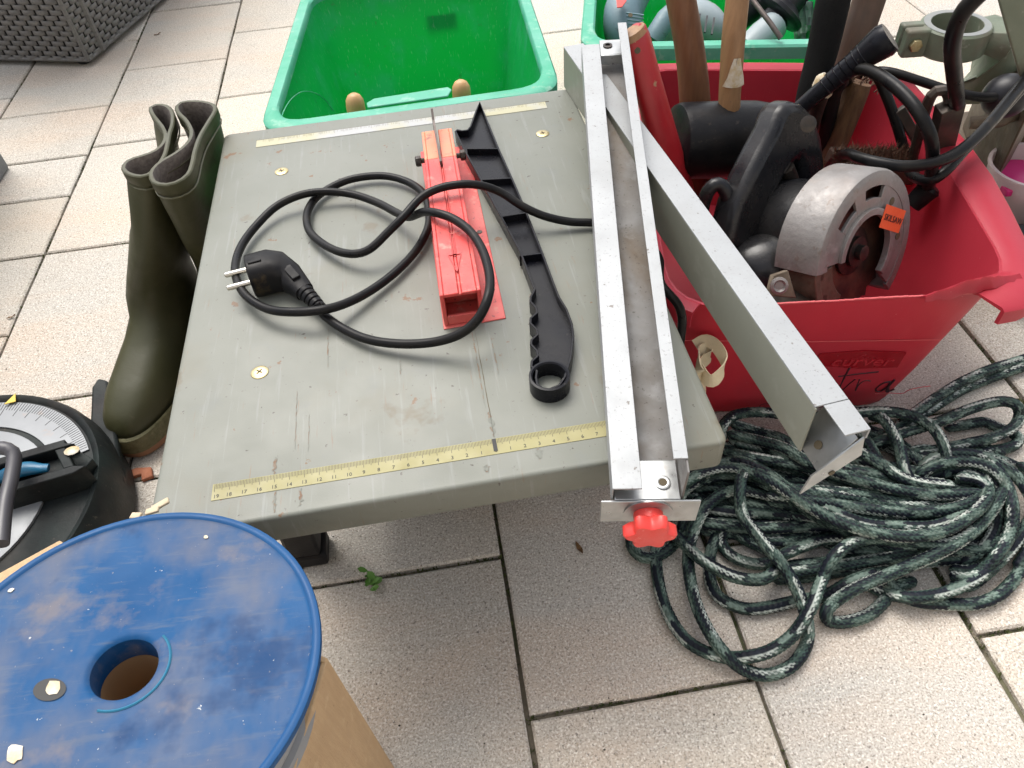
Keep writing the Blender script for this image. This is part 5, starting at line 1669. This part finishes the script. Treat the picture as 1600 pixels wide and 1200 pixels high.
# ------------------------------------------------------------------ camouflage rope in a loose heap
RR = .0061
M_['rope'] = mat('rope_strands', (.1, .1, .1), .62, rvar=.08, vcol='strand', spec=.25)
Zr = lambda x, y: (920 + x / 2.307, 560 + y / 2.307)
g0_, g1_, g2_, g3_, g4_ = .008, .020, .032, .044, .056
ROPE = [
    # front loops
    ([(300, 560), (255, 620), (240, 700), (248, 790), (275, 890), (330, 990), (400, 1050), (490, 1080), (580, 1076), (660, 1050), (740, 990), (800, 900), (840, 800), (880, 720), (960, 662), (1080, 648), (1200, 662), (1300, 665), (1390, 620), (1440, 560)], [g2_, g1_, g0_, g0_, g0_, g0_, g0_, g0_ + .004, g1_, g1_, g1_, g2_, g2_, g3_, g3_, g3_, g3_, g3_, g3_, g2_]),
    ([(640, 420), (560, 415), (545, 470), (555, 560), (620, 650), (700, 750), (755, 850), (785, 950), (783, 1030), (735, 1105), (650, 1142), (570, 1128), (500, 1078), (440, 1000), (392, 900), (366, 790), (362, 690), (388, 600), (432, 525), (500, 482), (580, 478), (680, 500)], [g3_, g3_ + .004, g4_, g3_, g3_, g3_, g2_, g1_, g0_, g0_, g0_, g0_, g1_, g1_, g1_, g1_, g1_, g2_, g2_, g2_, g2_, g2_]),
    ([(400, 500), (350, 575), (330, 640), (290, 690), (240, 716), (195, 716), (162, 690), (152, 650), (190, 600), (280, 560)], [g1_, g1_, g0_, g0_, g0_, g0_, g0_, g0_, g0_, g0_]),
    ([(270, 600), (330, 655), (400, 718), (470, 762), (540, 790), (620, 795), (668, 765), (680, 720), (640, 690), (560, 650), (500, 600)], [g1_, g1_, g2_, g2_, g2_, g2_, g2_, g1_, g0_, g0_, g0_]),
    ([(470, 620), (440, 700), (435, 780), (455, 845), (500, 882), (570, 905), (660, 897), (760, 872), (850, 855), (950, 800), (1040, 770)], [g0_, g0_, g0_, g0_, g0_, g0_, g0_, g0_, g0_, g1_, g1_]),
    ([(500, 590), (480, 650), (500, 700), (560, 735), (640, 742), (720, 700), (830, 655), (920, 645)], [g1_, g0_, g0_, g0_, g0_, g1_, g1_, g1_]),
    ([(1500, 470), (1450, 550), (1380, 625), (1280, 690), (1160, 745), (1060, 790), (960, 832), (885, 878), (855, 915), (870, 945), (935, 946), (1010, 922), (1060, 880), (1100, 830), (1180, 800)], [g3_, g3_, g3_, g3_, g2_ + .005, g2_, g2_, g1_, g1_, g0_, g0_, g0_, g0_, g0_, g0_]),
    ([(960, 790), (1050, 838), (1150, 860), (1260, 850), (1350, 820), (1420, 780), (1490, 720), (1550, 640), (1600, 560), (1620, 480), (1600, 420), (1540, 380)], [g0_, g0_, g1_, g1_, g1_, g1_, g1_, g1_, g1_, g1_, g1_, g1_]),
    ([(1060, 790), (1120, 850), (1190, 876), (1300, 887), (1400, 885), (1480, 850), (1540, 780), (1580, 700), (1620, 600), (1660, 500)], [g1_, g0_, g0_, g0_, g0_, g0_, g0_, g0_, g0_, g0_]),
    # bundle
    ([(300, 540), (330, 470), (400, 420), (480, 395), (560, 402), (650, 440), (740, 500), (820, 550), (900, 590), (1000, 620), (1120, 640), (1250, 628), (1350, 585), (1425, 525), (1440, 475), (1400, 440), (1320, 425)], [g2_, g3_, g3_, g3_, g3_ + .004, g4_, g4_, g4_, g4_, g4_, g4_, g4_, g4_, g4_, g3_, g3_, g3_]),
    ([(500, 268), (600, 292), (700, 320), (800, 378), (950, 430), (1100, 470), (1250, 490), (1390, 488), (1440, 520)], [g2_, g2_, g3_, g3_, g3_, g3_, g3_, g3_, g2_]),
    ([(330, 520), (500, 552), (700, 565), (900, 575), (1100, 575), (1300, 565), (1400, 520)], [g1_, g1_, g1_, g2_, g2_, g2_, g2_]),
    ([(350, 560), (420, 595), (600, 612), (800, 603), (950, 615), (1100, 600), (1300, 600), (1400, 560)], [g0_, g1_, g1_, g1_, g1_, g1_, g1_, g1_]),
    ([(640, 490), (860, 520), (1000, 540), (1150, 556), (1320, 540), (1420, 490)], [g3_, g3_, g3_, g3_, g3_, g3_]),
    ([(660, 775), (760, 768), (900, 748), (1100, 718), (1300, 690), (1420, 690), (1500, 650)], [g0_, g1_, g1_, g1_, g1_, g1_, g1_]),
    ([(1000, 770), (1150, 745), (1300, 725), (1420, 720), (1500, 690), (1560, 600)], [g0_, g0_, g0_, g0_, g0_, g0_]),
    ([(480, 340), (560, 350), (680, 370), (820, 400), (960, 440), (1120, 500), (1260, 520), (1400, 500)], [g1_, g2_, g2_, g2_, g2_, g2_, g2_, g2_]),
    ([(420, 440), (520, 455), (680, 470), (840, 480), (1000, 490), (1180, 520), (1350, 510)], [g1_, g1_, g1_, g2_, g2_, g2_, g1_]),
    ([(520, 300), (640, 335), (780, 350), (900, 390), (1040, 410), (1180, 440), (1300, 460)], [g1_, g1_, g1_, g1_, g2_, g2_, g2_]),
    ([(560, 640), (700, 645), (860, 640), (1000, 660), (1160, 690), (1300, 640)], [g0_, g0_, g0_, g0_, g1_, g1_]),
    # top strands by the bin
    ([(480, 300), (478, 250), (510, 212), (560, 196), (640, 195), (720, 205), (820, 212), (940, 197), (1050, 190), (1150, 202), (1230, 240), (1275, 300), (1290, 370), (1280, 430)], [g1_, g2_, g2_, g2_, g2_, g2_, g2_, g3_, g3_, g3_, g3_, g3_, g2_, g2_]),
    ([(1000, 330), (1080, 280), (1180, 195), (1300, 108), (1420, 52), (1569, 2), (1700, -50)], [g1_, g1_, g2_, g1_, g1_, g0_, g0_]),
    ([(1060, 330), (1130, 260), (1210, 195), (1330, 122), (1450, 72), (1569, 28), (1700, -20)], [g0_, g1_, g1_, g0_, g0_, g0_, g0_]),
    ([(1000, 320), (1080, 285), (1150, 262), (1260, 230), (1380, 182), (1480, 155), (1538, 165), (1552, 205), (1525, 250), (1450, 288), (1360, 310), (1260, 330), (1150, 345)], [g1_, g2_, g2_, g2_, g2_, g2_, g2_, g1_, g1_, g1_, g1_, g1_, g1_]),
    ([(1200, 335), (1300, 340), (1420, 338), (1515, 322), (1548, 295), (1530, 270), (1470, 245), (1420, 228), (1350, 240), (1280, 250)], [g0_, g0_, g0_, g0_, g0_, g0_, g0_, g0_, g0_, g0_]),
    ([(1010, 205), (1060, 220), (1095, 270), (1120, 330), (1138, 400), (1160, 440)], [g2_, g3_, g3_, g3_, g3_, g2_]),
    ([(960, 215), (980, 265), (1015, 320), (1045, 370), (1080, 420)], [g1_, g2_, g2_, g2_, g2_]),
    ([(900, 320), (960, 330), (1040, 372), (1130, 430), (1210, 452), (1320, 460)], [g3_, g3_, g3_, g3_, g3_, g3_]),
    ([(1180, 430), (1240, 392), (1330, 372), (1420, 382), (1490, 432), (1522, 520), (1520, 620), (1482, 700), (1425, 765), (1370, 792), (1300, 780)], [g2_, g3_, g3_, g3_, g3_, g3_, g2_, g2_, g1_, g1_, g0_]),
    ([(1200, 470), (1260, 430), (1340, 405), (1400, 420), (1440, 470), (1465, 540), (1460, 620), (1420, 690), (1340, 740)], [g1_, g1_, g2_, g2_, g2_, g2_, g1_, g1_, g0_]),
    ([(1280, 385), (1400, 368), (1500, 398), (1569, 460), (1610, 550), (1600, 660), (1540, 760)], [g1_, g1_, g2_, g2_, g2_, g1_, g0_]),
    ([(1330, 360), (1450, 360), (1569, 410), (1650, 500), (1680, 620)], [g0_, g0_, g0_, g0_, g0_]),
    ([(860, 240), (960, 260), (1080, 300), (1180, 360), (1250, 420)], [g0_, g0_, g1_, g1_, g1_]),
    ([(1100, 380), (1200, 350), (1300, 372), (1390, 350), (1500, 372)], [g0_, g1_, g1_, g0_, g0_]),
    ([(360, 480), (460, 470), (560, 520), (660, 540), (780, 590), (900, 640)], [g0_, g1_, g1_, g1_, g1_, g0_]),
    ([(600, 400), (720, 430), (840, 440), (980, 470), (1100, 520), (1230, 560)], [g0_, g0_, g1_, g1_, g1_, g1_]),
    ([(640, 560), (760, 530), (900, 560), (1050, 560), (1200, 600), (1330, 640)], [g0_, g0_, g0_, g1_, g1_, g1_]),
    ([(760, 620), (900, 680), (1040, 700), (1180, 650), (1320, 620), (1440, 640)], [g0_, g0_, g0_, g0_, g0_, g0_]),
]
# more strands lying low in the heap, beside the ones traced above
rgr = np.random.default_rng(21)
for k in (10, 11, 12, 13, 14, 16, 17, 18, 19, 34, 35, 36, 9, 28, 29, 32, 33):
    px, zz = ROPE[k]
    for sgn2 in (-1.2, 1.2, .55):
        d = rgr.uniform(13, 26) * sgn2
        q = [(x + rgr.normal(0, 5), y + d + rgr.normal(0, 4)) for x, y in px]
        ROPE.append((q, [max(g0_, z - rgr.uniform(.008, .018)) for z in zz]))
COLN = 14
SUB = 2
NA = COLN * SUB
STEP = .0010
PER = .0054
vs_all, cols_all, fs_all, off_ = [], [], [], 0
blk, wht, grn, pal = V(.006, .009, .016), V(.42, .46, .42), V(.032, .058, .048), V(.12, .165, .14)
for si, (px, zz) in enumerate(ROPE):
    z_ = np.asarray(zz, float)
    p3 = np.array([P(*Zr(x, y), z) for (x, y), z in zip(px, z_)])
    path = smoothpts(p3, STEP)
    path[:, 2] = np.maximum(path[:, 2], RR + .0006)
    s_ = np.arange(len(path)) * STEP
    path = path + np.stack([np.sin(s_ * 41 + si), np.cos(s_ * 37 + 2 * si), np.zeros_like(s_)], 1) * .0006
    t, N, B = frames(path)
    n = len(path)
    th = 2 * math.pi * (np.arange(NA) + .5) / NA
    tw = s_[:, None] * 4.0 * (1 if si % 2 else -1) + si * 1.7
    colf = (np.arange(NA) + .5) / SUB
    ci0 = np.floor(colf).astype(int) % COLN
    fr_ = colf - np.floor(colf) - .5                     # -.33, 0, .33 across the column
    sg_ = np.where(ci0 % 2 == 0, 1, -1)
    ph = s_[:, None] / PER + sg_[None, :] * fr_[None, :] * .75
    sp_ = ph - np.floor(ph)
    stitch = np.sin(math.pi * sp_) ** .5
    edge = 1 - (np.abs(fr_)[None, :] * 2) ** 2 * .9
    h = RR * (.72 + .32 * stitch * (.5 + .5 * edge))
    tp = np.clip(np.minimum(np.arange(n), np.arange(n)[::-1]) / 5.0, .04, 1) ** .5      # rounded ends
    h = h * tp[:, None]
    ang = th[None, :] + tw
    v = path[:, None, :] + h[:, :, None] * (np.cos(ang)[:, :, None] * N[:, None, :] + np.sin(ang)[:, :, None] * B[:, None, :])
    st_i = np.floor(ph).astype(int)
    # a stitch's tail runs over into the next column: zigzag edges
    ci = (np.floor(colf[None, :] + np.where(sp_ > .55, .42, -.05) * sg_[None, :])).astype(int) % COLN
    R2 = rgr.random((COLN, 4096))[ci, (st_i + 1000) % 4096]
    dash = np.sin(st_i * .55 + si * 2 + (ci // 5) * 2.0) > -.55
    fleck = (np.sin(st_i * .40 + si) > -.55) & (R2 > .12)
    c_ = np.where(np.isin(ci, (0, 1, 7, 8))[:, :, None], np.where(dash[:, :, None], blk, pal), grn)
    c_ = np.where(np.isin(ci, (2, 9))[:, :, None], np.where(fleck[:, :, None], wht, grn), c_)
    c_ = np.where(np.isin(ci, (3, 11))[:, :, None], np.where((R2 > .55)[:, :, None], pal, blk), c_)
    c_ = np.where(np.isin(ci, (5, 12))[:, :, None], np.where((np.sin(st_i * .7 + 2.1 * si) > -.1)[:, :, None], blk, pal), c_)
    R1 = rgr.random((COLN, 4096))
    jit = .65 + .7 * R1[ci, (st_i + 1000) % 4096]
    col = c_ * jit[:, :, None]
    vs_all.append(v.reshape(-1, 3))
    cols_all.append(col.reshape(-1, 3))
    i = np.arange(n - 1)[:, None] * NA
    j = np.arange(NA)[None, :]
    jn = (j + 1) % NA
    fs_all.append(np.stack([i + j, i + jn, i + NA + jn, i + NA + j], -1).reshape(-1, 4) + off_)
    off_ += n * NA
print('rope verts', off_)
vv_ = np.vstack(vs_all)
ff_ = np.vstack(fs_all)
cc_ = np.vstack(cols_all)
rbase = V(.36, .04, 0)
me = bpy.data.meshes.new('rope')
me.vertices.add(len(vv_))
me.vertices.foreach_set('co', (vv_ - rbase).ravel())
me.loops.add(ff_.size)
me.loops.foreach_set('vertex_index', ff_.ravel().astype(np.int32))
me.polygons.add(len(ff_))
me.polygons.foreach_set('loop_start', np.arange(0, ff_.size, 4, dtype=np.int32))
me.update(calc_edges=True)
ca_ = me.color_attributes.new('strand', 'FLOAT_COLOR', 'POINT')
ca_.data.foreach_set('color', np.hstack([cc_, np.ones((len(cc_), 1))]).astype(np.float32).ravel())
me.shade_smooth()
me.materials.append(M_['rope'])
ro = bpy.data.objects.new('rope', me)
COL.objects.link(ro)
ro.location = tuple(rbase)
tag(ro, 'long green, black and white braided rope heaped on pavers before the red bin', 'rope')
# ------------------------------------------------------------------ drill stand, tub and small things at the right
M_['cast_green'] = mat('cast_green_paint', (.12, .145, .10), .5, col2=(.15, .17, .12), vscale=10, layers=[((.12, .09, .06), 14, .52, .68, .7), ((.34, .34, .30), 60, .62, .7, .5)], bump=.0006, bscale=120)
M_['cast_bare'] = mat('machined_iron', (.26, .27, .25), .4, .6, col2=(.28, .28, .26), vscale=40)
M_['brown_iron'] = mat('brown_iron', (.11, .082, .055), .6, .2, col2=(.07, .052, .036), vscale=18, layers=[((.19, .15, .10), 40, .58, .7, .5)], bump=.0006, bscale=140)
CZ = .265
dc = P(1496, 36, CZ)
ds = thing('drill_stand', 'green cast iron drill stand head with round clamp collar and brown arm', 'drill stand', V(dc[0] + .13, dc[1] - .03, 0))
ro_, ri_ = .0415, .0300
MB().lathe([(ri_, 0), (ro_ - .002, 0), (ro_, -.002), (ro_, -.030), (ro_ - .003, -.033), (ri_, -.033), (ri_, 0)], dc, n=48, cap0=False, cap1=False).build('collar', M_['cast_green'], ds, smooth=True)
MB().lathe([(ri_ + .0005, .0006), (ro_ - .003, .0006), (ro_ - .004, .0002)], dc, n=48, cap0=False, cap1=False).build('collar_face', M_['cast_bare'], ds, smooth=True)
xl = nrm(P(1440, 40, CZ) - dc)
xl[2] = 0
xl = nrm(xl)
yl = V(-xl[1], xl[0], 0)
RX = np.array([xl, yl, [0, 0, 1]])
for s in (-1, 1):
    MB().box(dc + xl * .050 + yl * s * .0085 + V(0, 0, -.0165), (.030, .015, .034), RX).build('clamp_ear', M_['cast_green'], ds, bevel=.003)
bh = dc + xl * .053 - yl * .0165 * (1 if yl[1] > 0 else -1) + V(0, 0, -.016)
MB().lathe([(.008, 0), (.008, .005), (.005, .0055), (.0, .0055)], bh, -yl * (1 if yl[1] > 0 else -1), 6, cap1=False).build('clamp_bolt', M_['brass'], ds, bevel=.0006)
# arm: wide casting sloping down to the column
def ringq(c, wx, wz, ax):
    s_ = nrm(np.cross(ax, V(0, 0, 1)))
    u_ = np.cross(s_, ax)
    out = []
    for k in range(16):
        a = 2 * math.pi * k / 16
        cs_, sn_ = math.cos(a), math.sin(a)
        qq = (abs(cs_) ** 4 + abs(sn_) ** 4) ** -.25
        out.append(c + s_ * wx * cs_ * qq + u_ * wz * sn_ * qq)
    return out


a0_ = dc - xl * .033 + V(0, 0, -.018)
a1_ = P(1545, 70, .225)
a2_ = P(1545, 120, .180)
a3_ = P(1530, 160, .130)
MB().loft([ringq(a0_, .026, .015, -xl), ringq(dc - xl * .055 + V(.0, -.004, -.020), .034, .020, nrm(-xl + V(0, 0, -.2))), ringq(a1_ + V(.01, .0, -.01), .040, .030, nrm(-xl + V(0, -.4, -.7))), ringq(a2_, .040, .032, nrm(V(0.1, -.5, -.8))), ringq(a3_, .034, .030, nrm(V(-.1, -.5, -.8)))]).build('arm', M_['cast_green'], ds, smooth=True)
c1_, c2_ = V(dc[0] + .155, dc[1] + .00, .0), V(dc[0] + .155, dc[1] + .00, .62)
MB().tube([c1_, c2_], .030, 24).build('column', M_['brown_iron'], ds, smooth=True)
MB().prism([P(1568, 40, .21), P(1610, -40, .21), P(1700, 40, .21), P(1620, 150, .21)], V(.02, .02, -.17)).build('gear_block', M_['brown_iron'], ds, bevel=.006)
MB().bar(P(1572, -40, .36), P(1612, 110, .26), .010, .025).build('feed_lever', M_['cast_green'], ds, bevel=.002)
MB().box(V(dc[0] + .160, dc[1] + .055, .022), (.18, .20, .043)).build('base', M_['brown_iron'], ds, bevel=.006)
kc_ = P(1572, 150, .21)
MB().sphere(kc_, (.028, .026, .026), 20, 12).build('knob', M_['tool_black'], ds, smooth=True)
kb_ = MB().tube([P(1515, 192, .16), P(1560, 190, .165), P(1610, 170, .17)], .008, 12).build('cross_handle', M_['brown_iron'], ds, smooth=True)
# pink tub
M_['tub'] = mat('tub_clear', (.70, .62, .62), .25, col2=(.66, .58, .58), vscale=12, transl=.5)
M_['magenta'] = mat('magenta_plastic', (.62, .02, .19), .35, col2=(.58, .02, .17), vscale=12, transl=.2)
tc_ = P(1616, 262, .10)
tb = thing('plastic_tub', 'small translucent plastic tub with magenta lid beside the red bin', 'tub', (tc_[0], tc_[1], 0))
MB().lathe([(.0, .002), (.042, .002), (.046, .006), (.054, .100), (.0565, .101), (.0565, .104), (.052, .104), (.0505, .098), (.044, .008), (.0, .005)], (tc_[0], tc_[1], 0), n=48, cap0=False, cap1=False).build('tub_wall', M_['tub'], tb, smooth=True)
MB().lathe([(.050, .078), (.0495, .082), (.034, .083), (.0, .083)], (tc_[0], tc_[1], 0), n=40, cap1=False).build('inner_lid', M_['magenta'], tb, smooth=True)
MB().box((tc_[0] - .040, tc_[1] - .022, .086), (.022, .016, .010)).build('tab', M_['magenta'], tb, bevel=.002)
# dark tray edge behind the bin
dk = P(1585, 505, 0)
o = MB().box((dk[0] + .110, dk[1] + .040, .04), (.22, .085, .078), np.array([[.97, -.22, 0], [.22, .97, 0], [0, 0, 1]])).build('tool_case', M_['dark_plastic'], base=(dk[0] + .1, dk[1] + .04, 0), bevel=.008)
tag(o, 'dark grey plastic case on the pavers behind the red bin', 'case')
# cream webbing loop between table and bin
M_['webbing'] = mat('cream_webbing', (.62, .53, .36), .75, col2=(.55, .45, .29), vscale=40, bump=.0004, bscale=300)
lp_ = smoothpts([P(u, v, z) for u, v, z in [(1086, 540, .15), (1102, 532, .155), (1118, 540, .155), (1130, 560, .15), (1128, 580, .145), (1114, 595, .14), (1102, 590, .138), (1096, 572, .14), (1108, 555, .145), (1104, 545, .148), (1092, 552, .148), (1092, 585, .14), (1100, 620, .10), (1095, 650, .05)]], .003)
t_, N_, B_ = frames(lp_)
st_ = []
for i in range(len(lp_)):
    u_ = V(.25, .55, .8)
    u_ = nrm(u_ - t_[i] * np.dot(u_, t_[i]))
    s_ = np.cross(t_[i], u_)
    st_.append([lp_[i] + u_ * .0062 + s_ * .0007, lp_[i] + u_ * .0062 - s_ * .0007, lp_[i] - u_ * .0062 - s_ * .0007, lp_[i] - u_ * .0062 + s_ * .0007])
o = MB().loft(st_).build('webbing_loop', M_['webbing'], base=lp_[-1], smooth=True)
tag(o, 'cream webbing strap looped between the saw table and red bin', 'strap')

# ------------------------------------------------------------------ small things on the paving
M_['leaf'] = mat('weed_leaf', (.07, .19, .025), .55, col2=(.11, .24, .04), vscale=60)
wp = P(583, 905, 0)
weed = thing('weed', 'small bright green weed growing from a paver joint', 'weed', wp)
rw_ = random.Random(6)
for k in range(16):
    a = rw_.uniform(0, 6.28)
    l = rw_.uniform(.004, .011)
    c = wp + V(rw_.gauss(0, .0035), rw_.gauss(0, .007), rw_.uniform(.001, .006))
    d_ = V(math.cos(a), math.sin(a), rw_.uniform(.1, .7))
    s_ = nrm(np.cross(d_, V(0, 0, 1))) * l * .42
    MB().add([c, c + d_ * l * .4 + s_ * .7, c + d_ * l * .8 + s_ * .8, c + d_ * l * 1.1, c + d_ * l * .8 - s_ * .8, c + d_ * l * .4 - s_ * .7, c + d_ * l * .6 + V(0, 0, -.0008)],
             [(0, 6, 1), (1, 6, 2), (2, 6, 3), (3, 6, 4), (4, 6, 5), (5, 6, 0)]).build('leaf', M_['leaf'], weed, recalc=False)
st = MB()
for k in range(4):
    st.tube([wp + V(0, 0, -.004), wp + V(rw_.gauss(0, .002), rw_.gauss(0, .005), .004)], .0005, 5)
st.build('stem', M_['leaf'], weed)
M_['dead'] = mat('dead_leaf', (.20, .11, .045), .8, col2=(.13, .07, .03), vscale=120)


def dead_leaf(u, v, l, ang, label):
    c = P(u, v, .0006)
    d_ = V(math.cos(ang), math.sin(ang), 0)
    s_ = V(-d_[1], d_[0], 0)
    pts = []
    for t, wd, z in ((-1, .02, .001), (-.5, .26, .002), (0, .32, .0005), (.5, .22, .0016), (1, .02, .003)):
        pts.append([c + d_ * l * t + s_ * l * wd + V(0, 0, z), c + d_ * l * t + V(0, 0, z * .3 + .0002), c + d_ * l * t - s_ * l * wd + V(0, 0, z + .001)])
    o = MB().loft(pts, False, False, False).build('dead_leaf', M_['dead'], base=c)
    return tag(o, label, 'leaf', 'dry leaves on the pavers')


dead_leaf(905, 857, .0075, 1.9, 'dry brown leaf flake on the paver beside the red star knob')
dead_leaf(246, 54, .008, .5, 'dark crumpled leaf on a bright paver near the rattan box')
dead_leaf(18, 496, .006, .4, 'brown leaf flake on a paver joint beside the concrete block')
M_['brick'] = mat('brick_shard', (.34, .13, .07), .9, col2=(.26, .095, .05), vscale=60, bump=.001, bscale=300)
bc_ = P(218, 745, .0)
o = MB().prism([bc_ + V(-.022, .004, .0005), bc_ + V(-.004, .010, .0005), bc_ + V(.014, .008, .0005), bc_ + V(.018, -.006, .0005), bc_ + V(.006, -.010, .0005), bc_ + V(.004, .0, .0005), bc_ + V(-.012, -.004, .0005)], (0, 0, .005)).build('brick_shard', M_['brick'], base=bc_, bevel=.001)
tag(o, 'small orange-brown brick shard on the paving beneath the boot', 'shard')
# loose grit on the paving (uncountable)
gt = MB()
rg2 = random.Random(9)
for k in range(260):
    u, v = rg2.uniform(0, 1600), rg2.uniform(0, 1200)
    c = P(u, v, 0)
    if c[1] > 1.7:
        continue
    r_ = rg2.uniform(.0003, .0009)
    gt.sphere(c + V(0, 0, r_ * .6), (r_ * rg2.uniform(.8, 1.5), r_, r_ * .7), 5, 3)
tag(gt.build('grit', mat('grit', (.05, .04, .03), .9)), 'specks of dark grit scattered over the pavers', None, None, 'stuff')
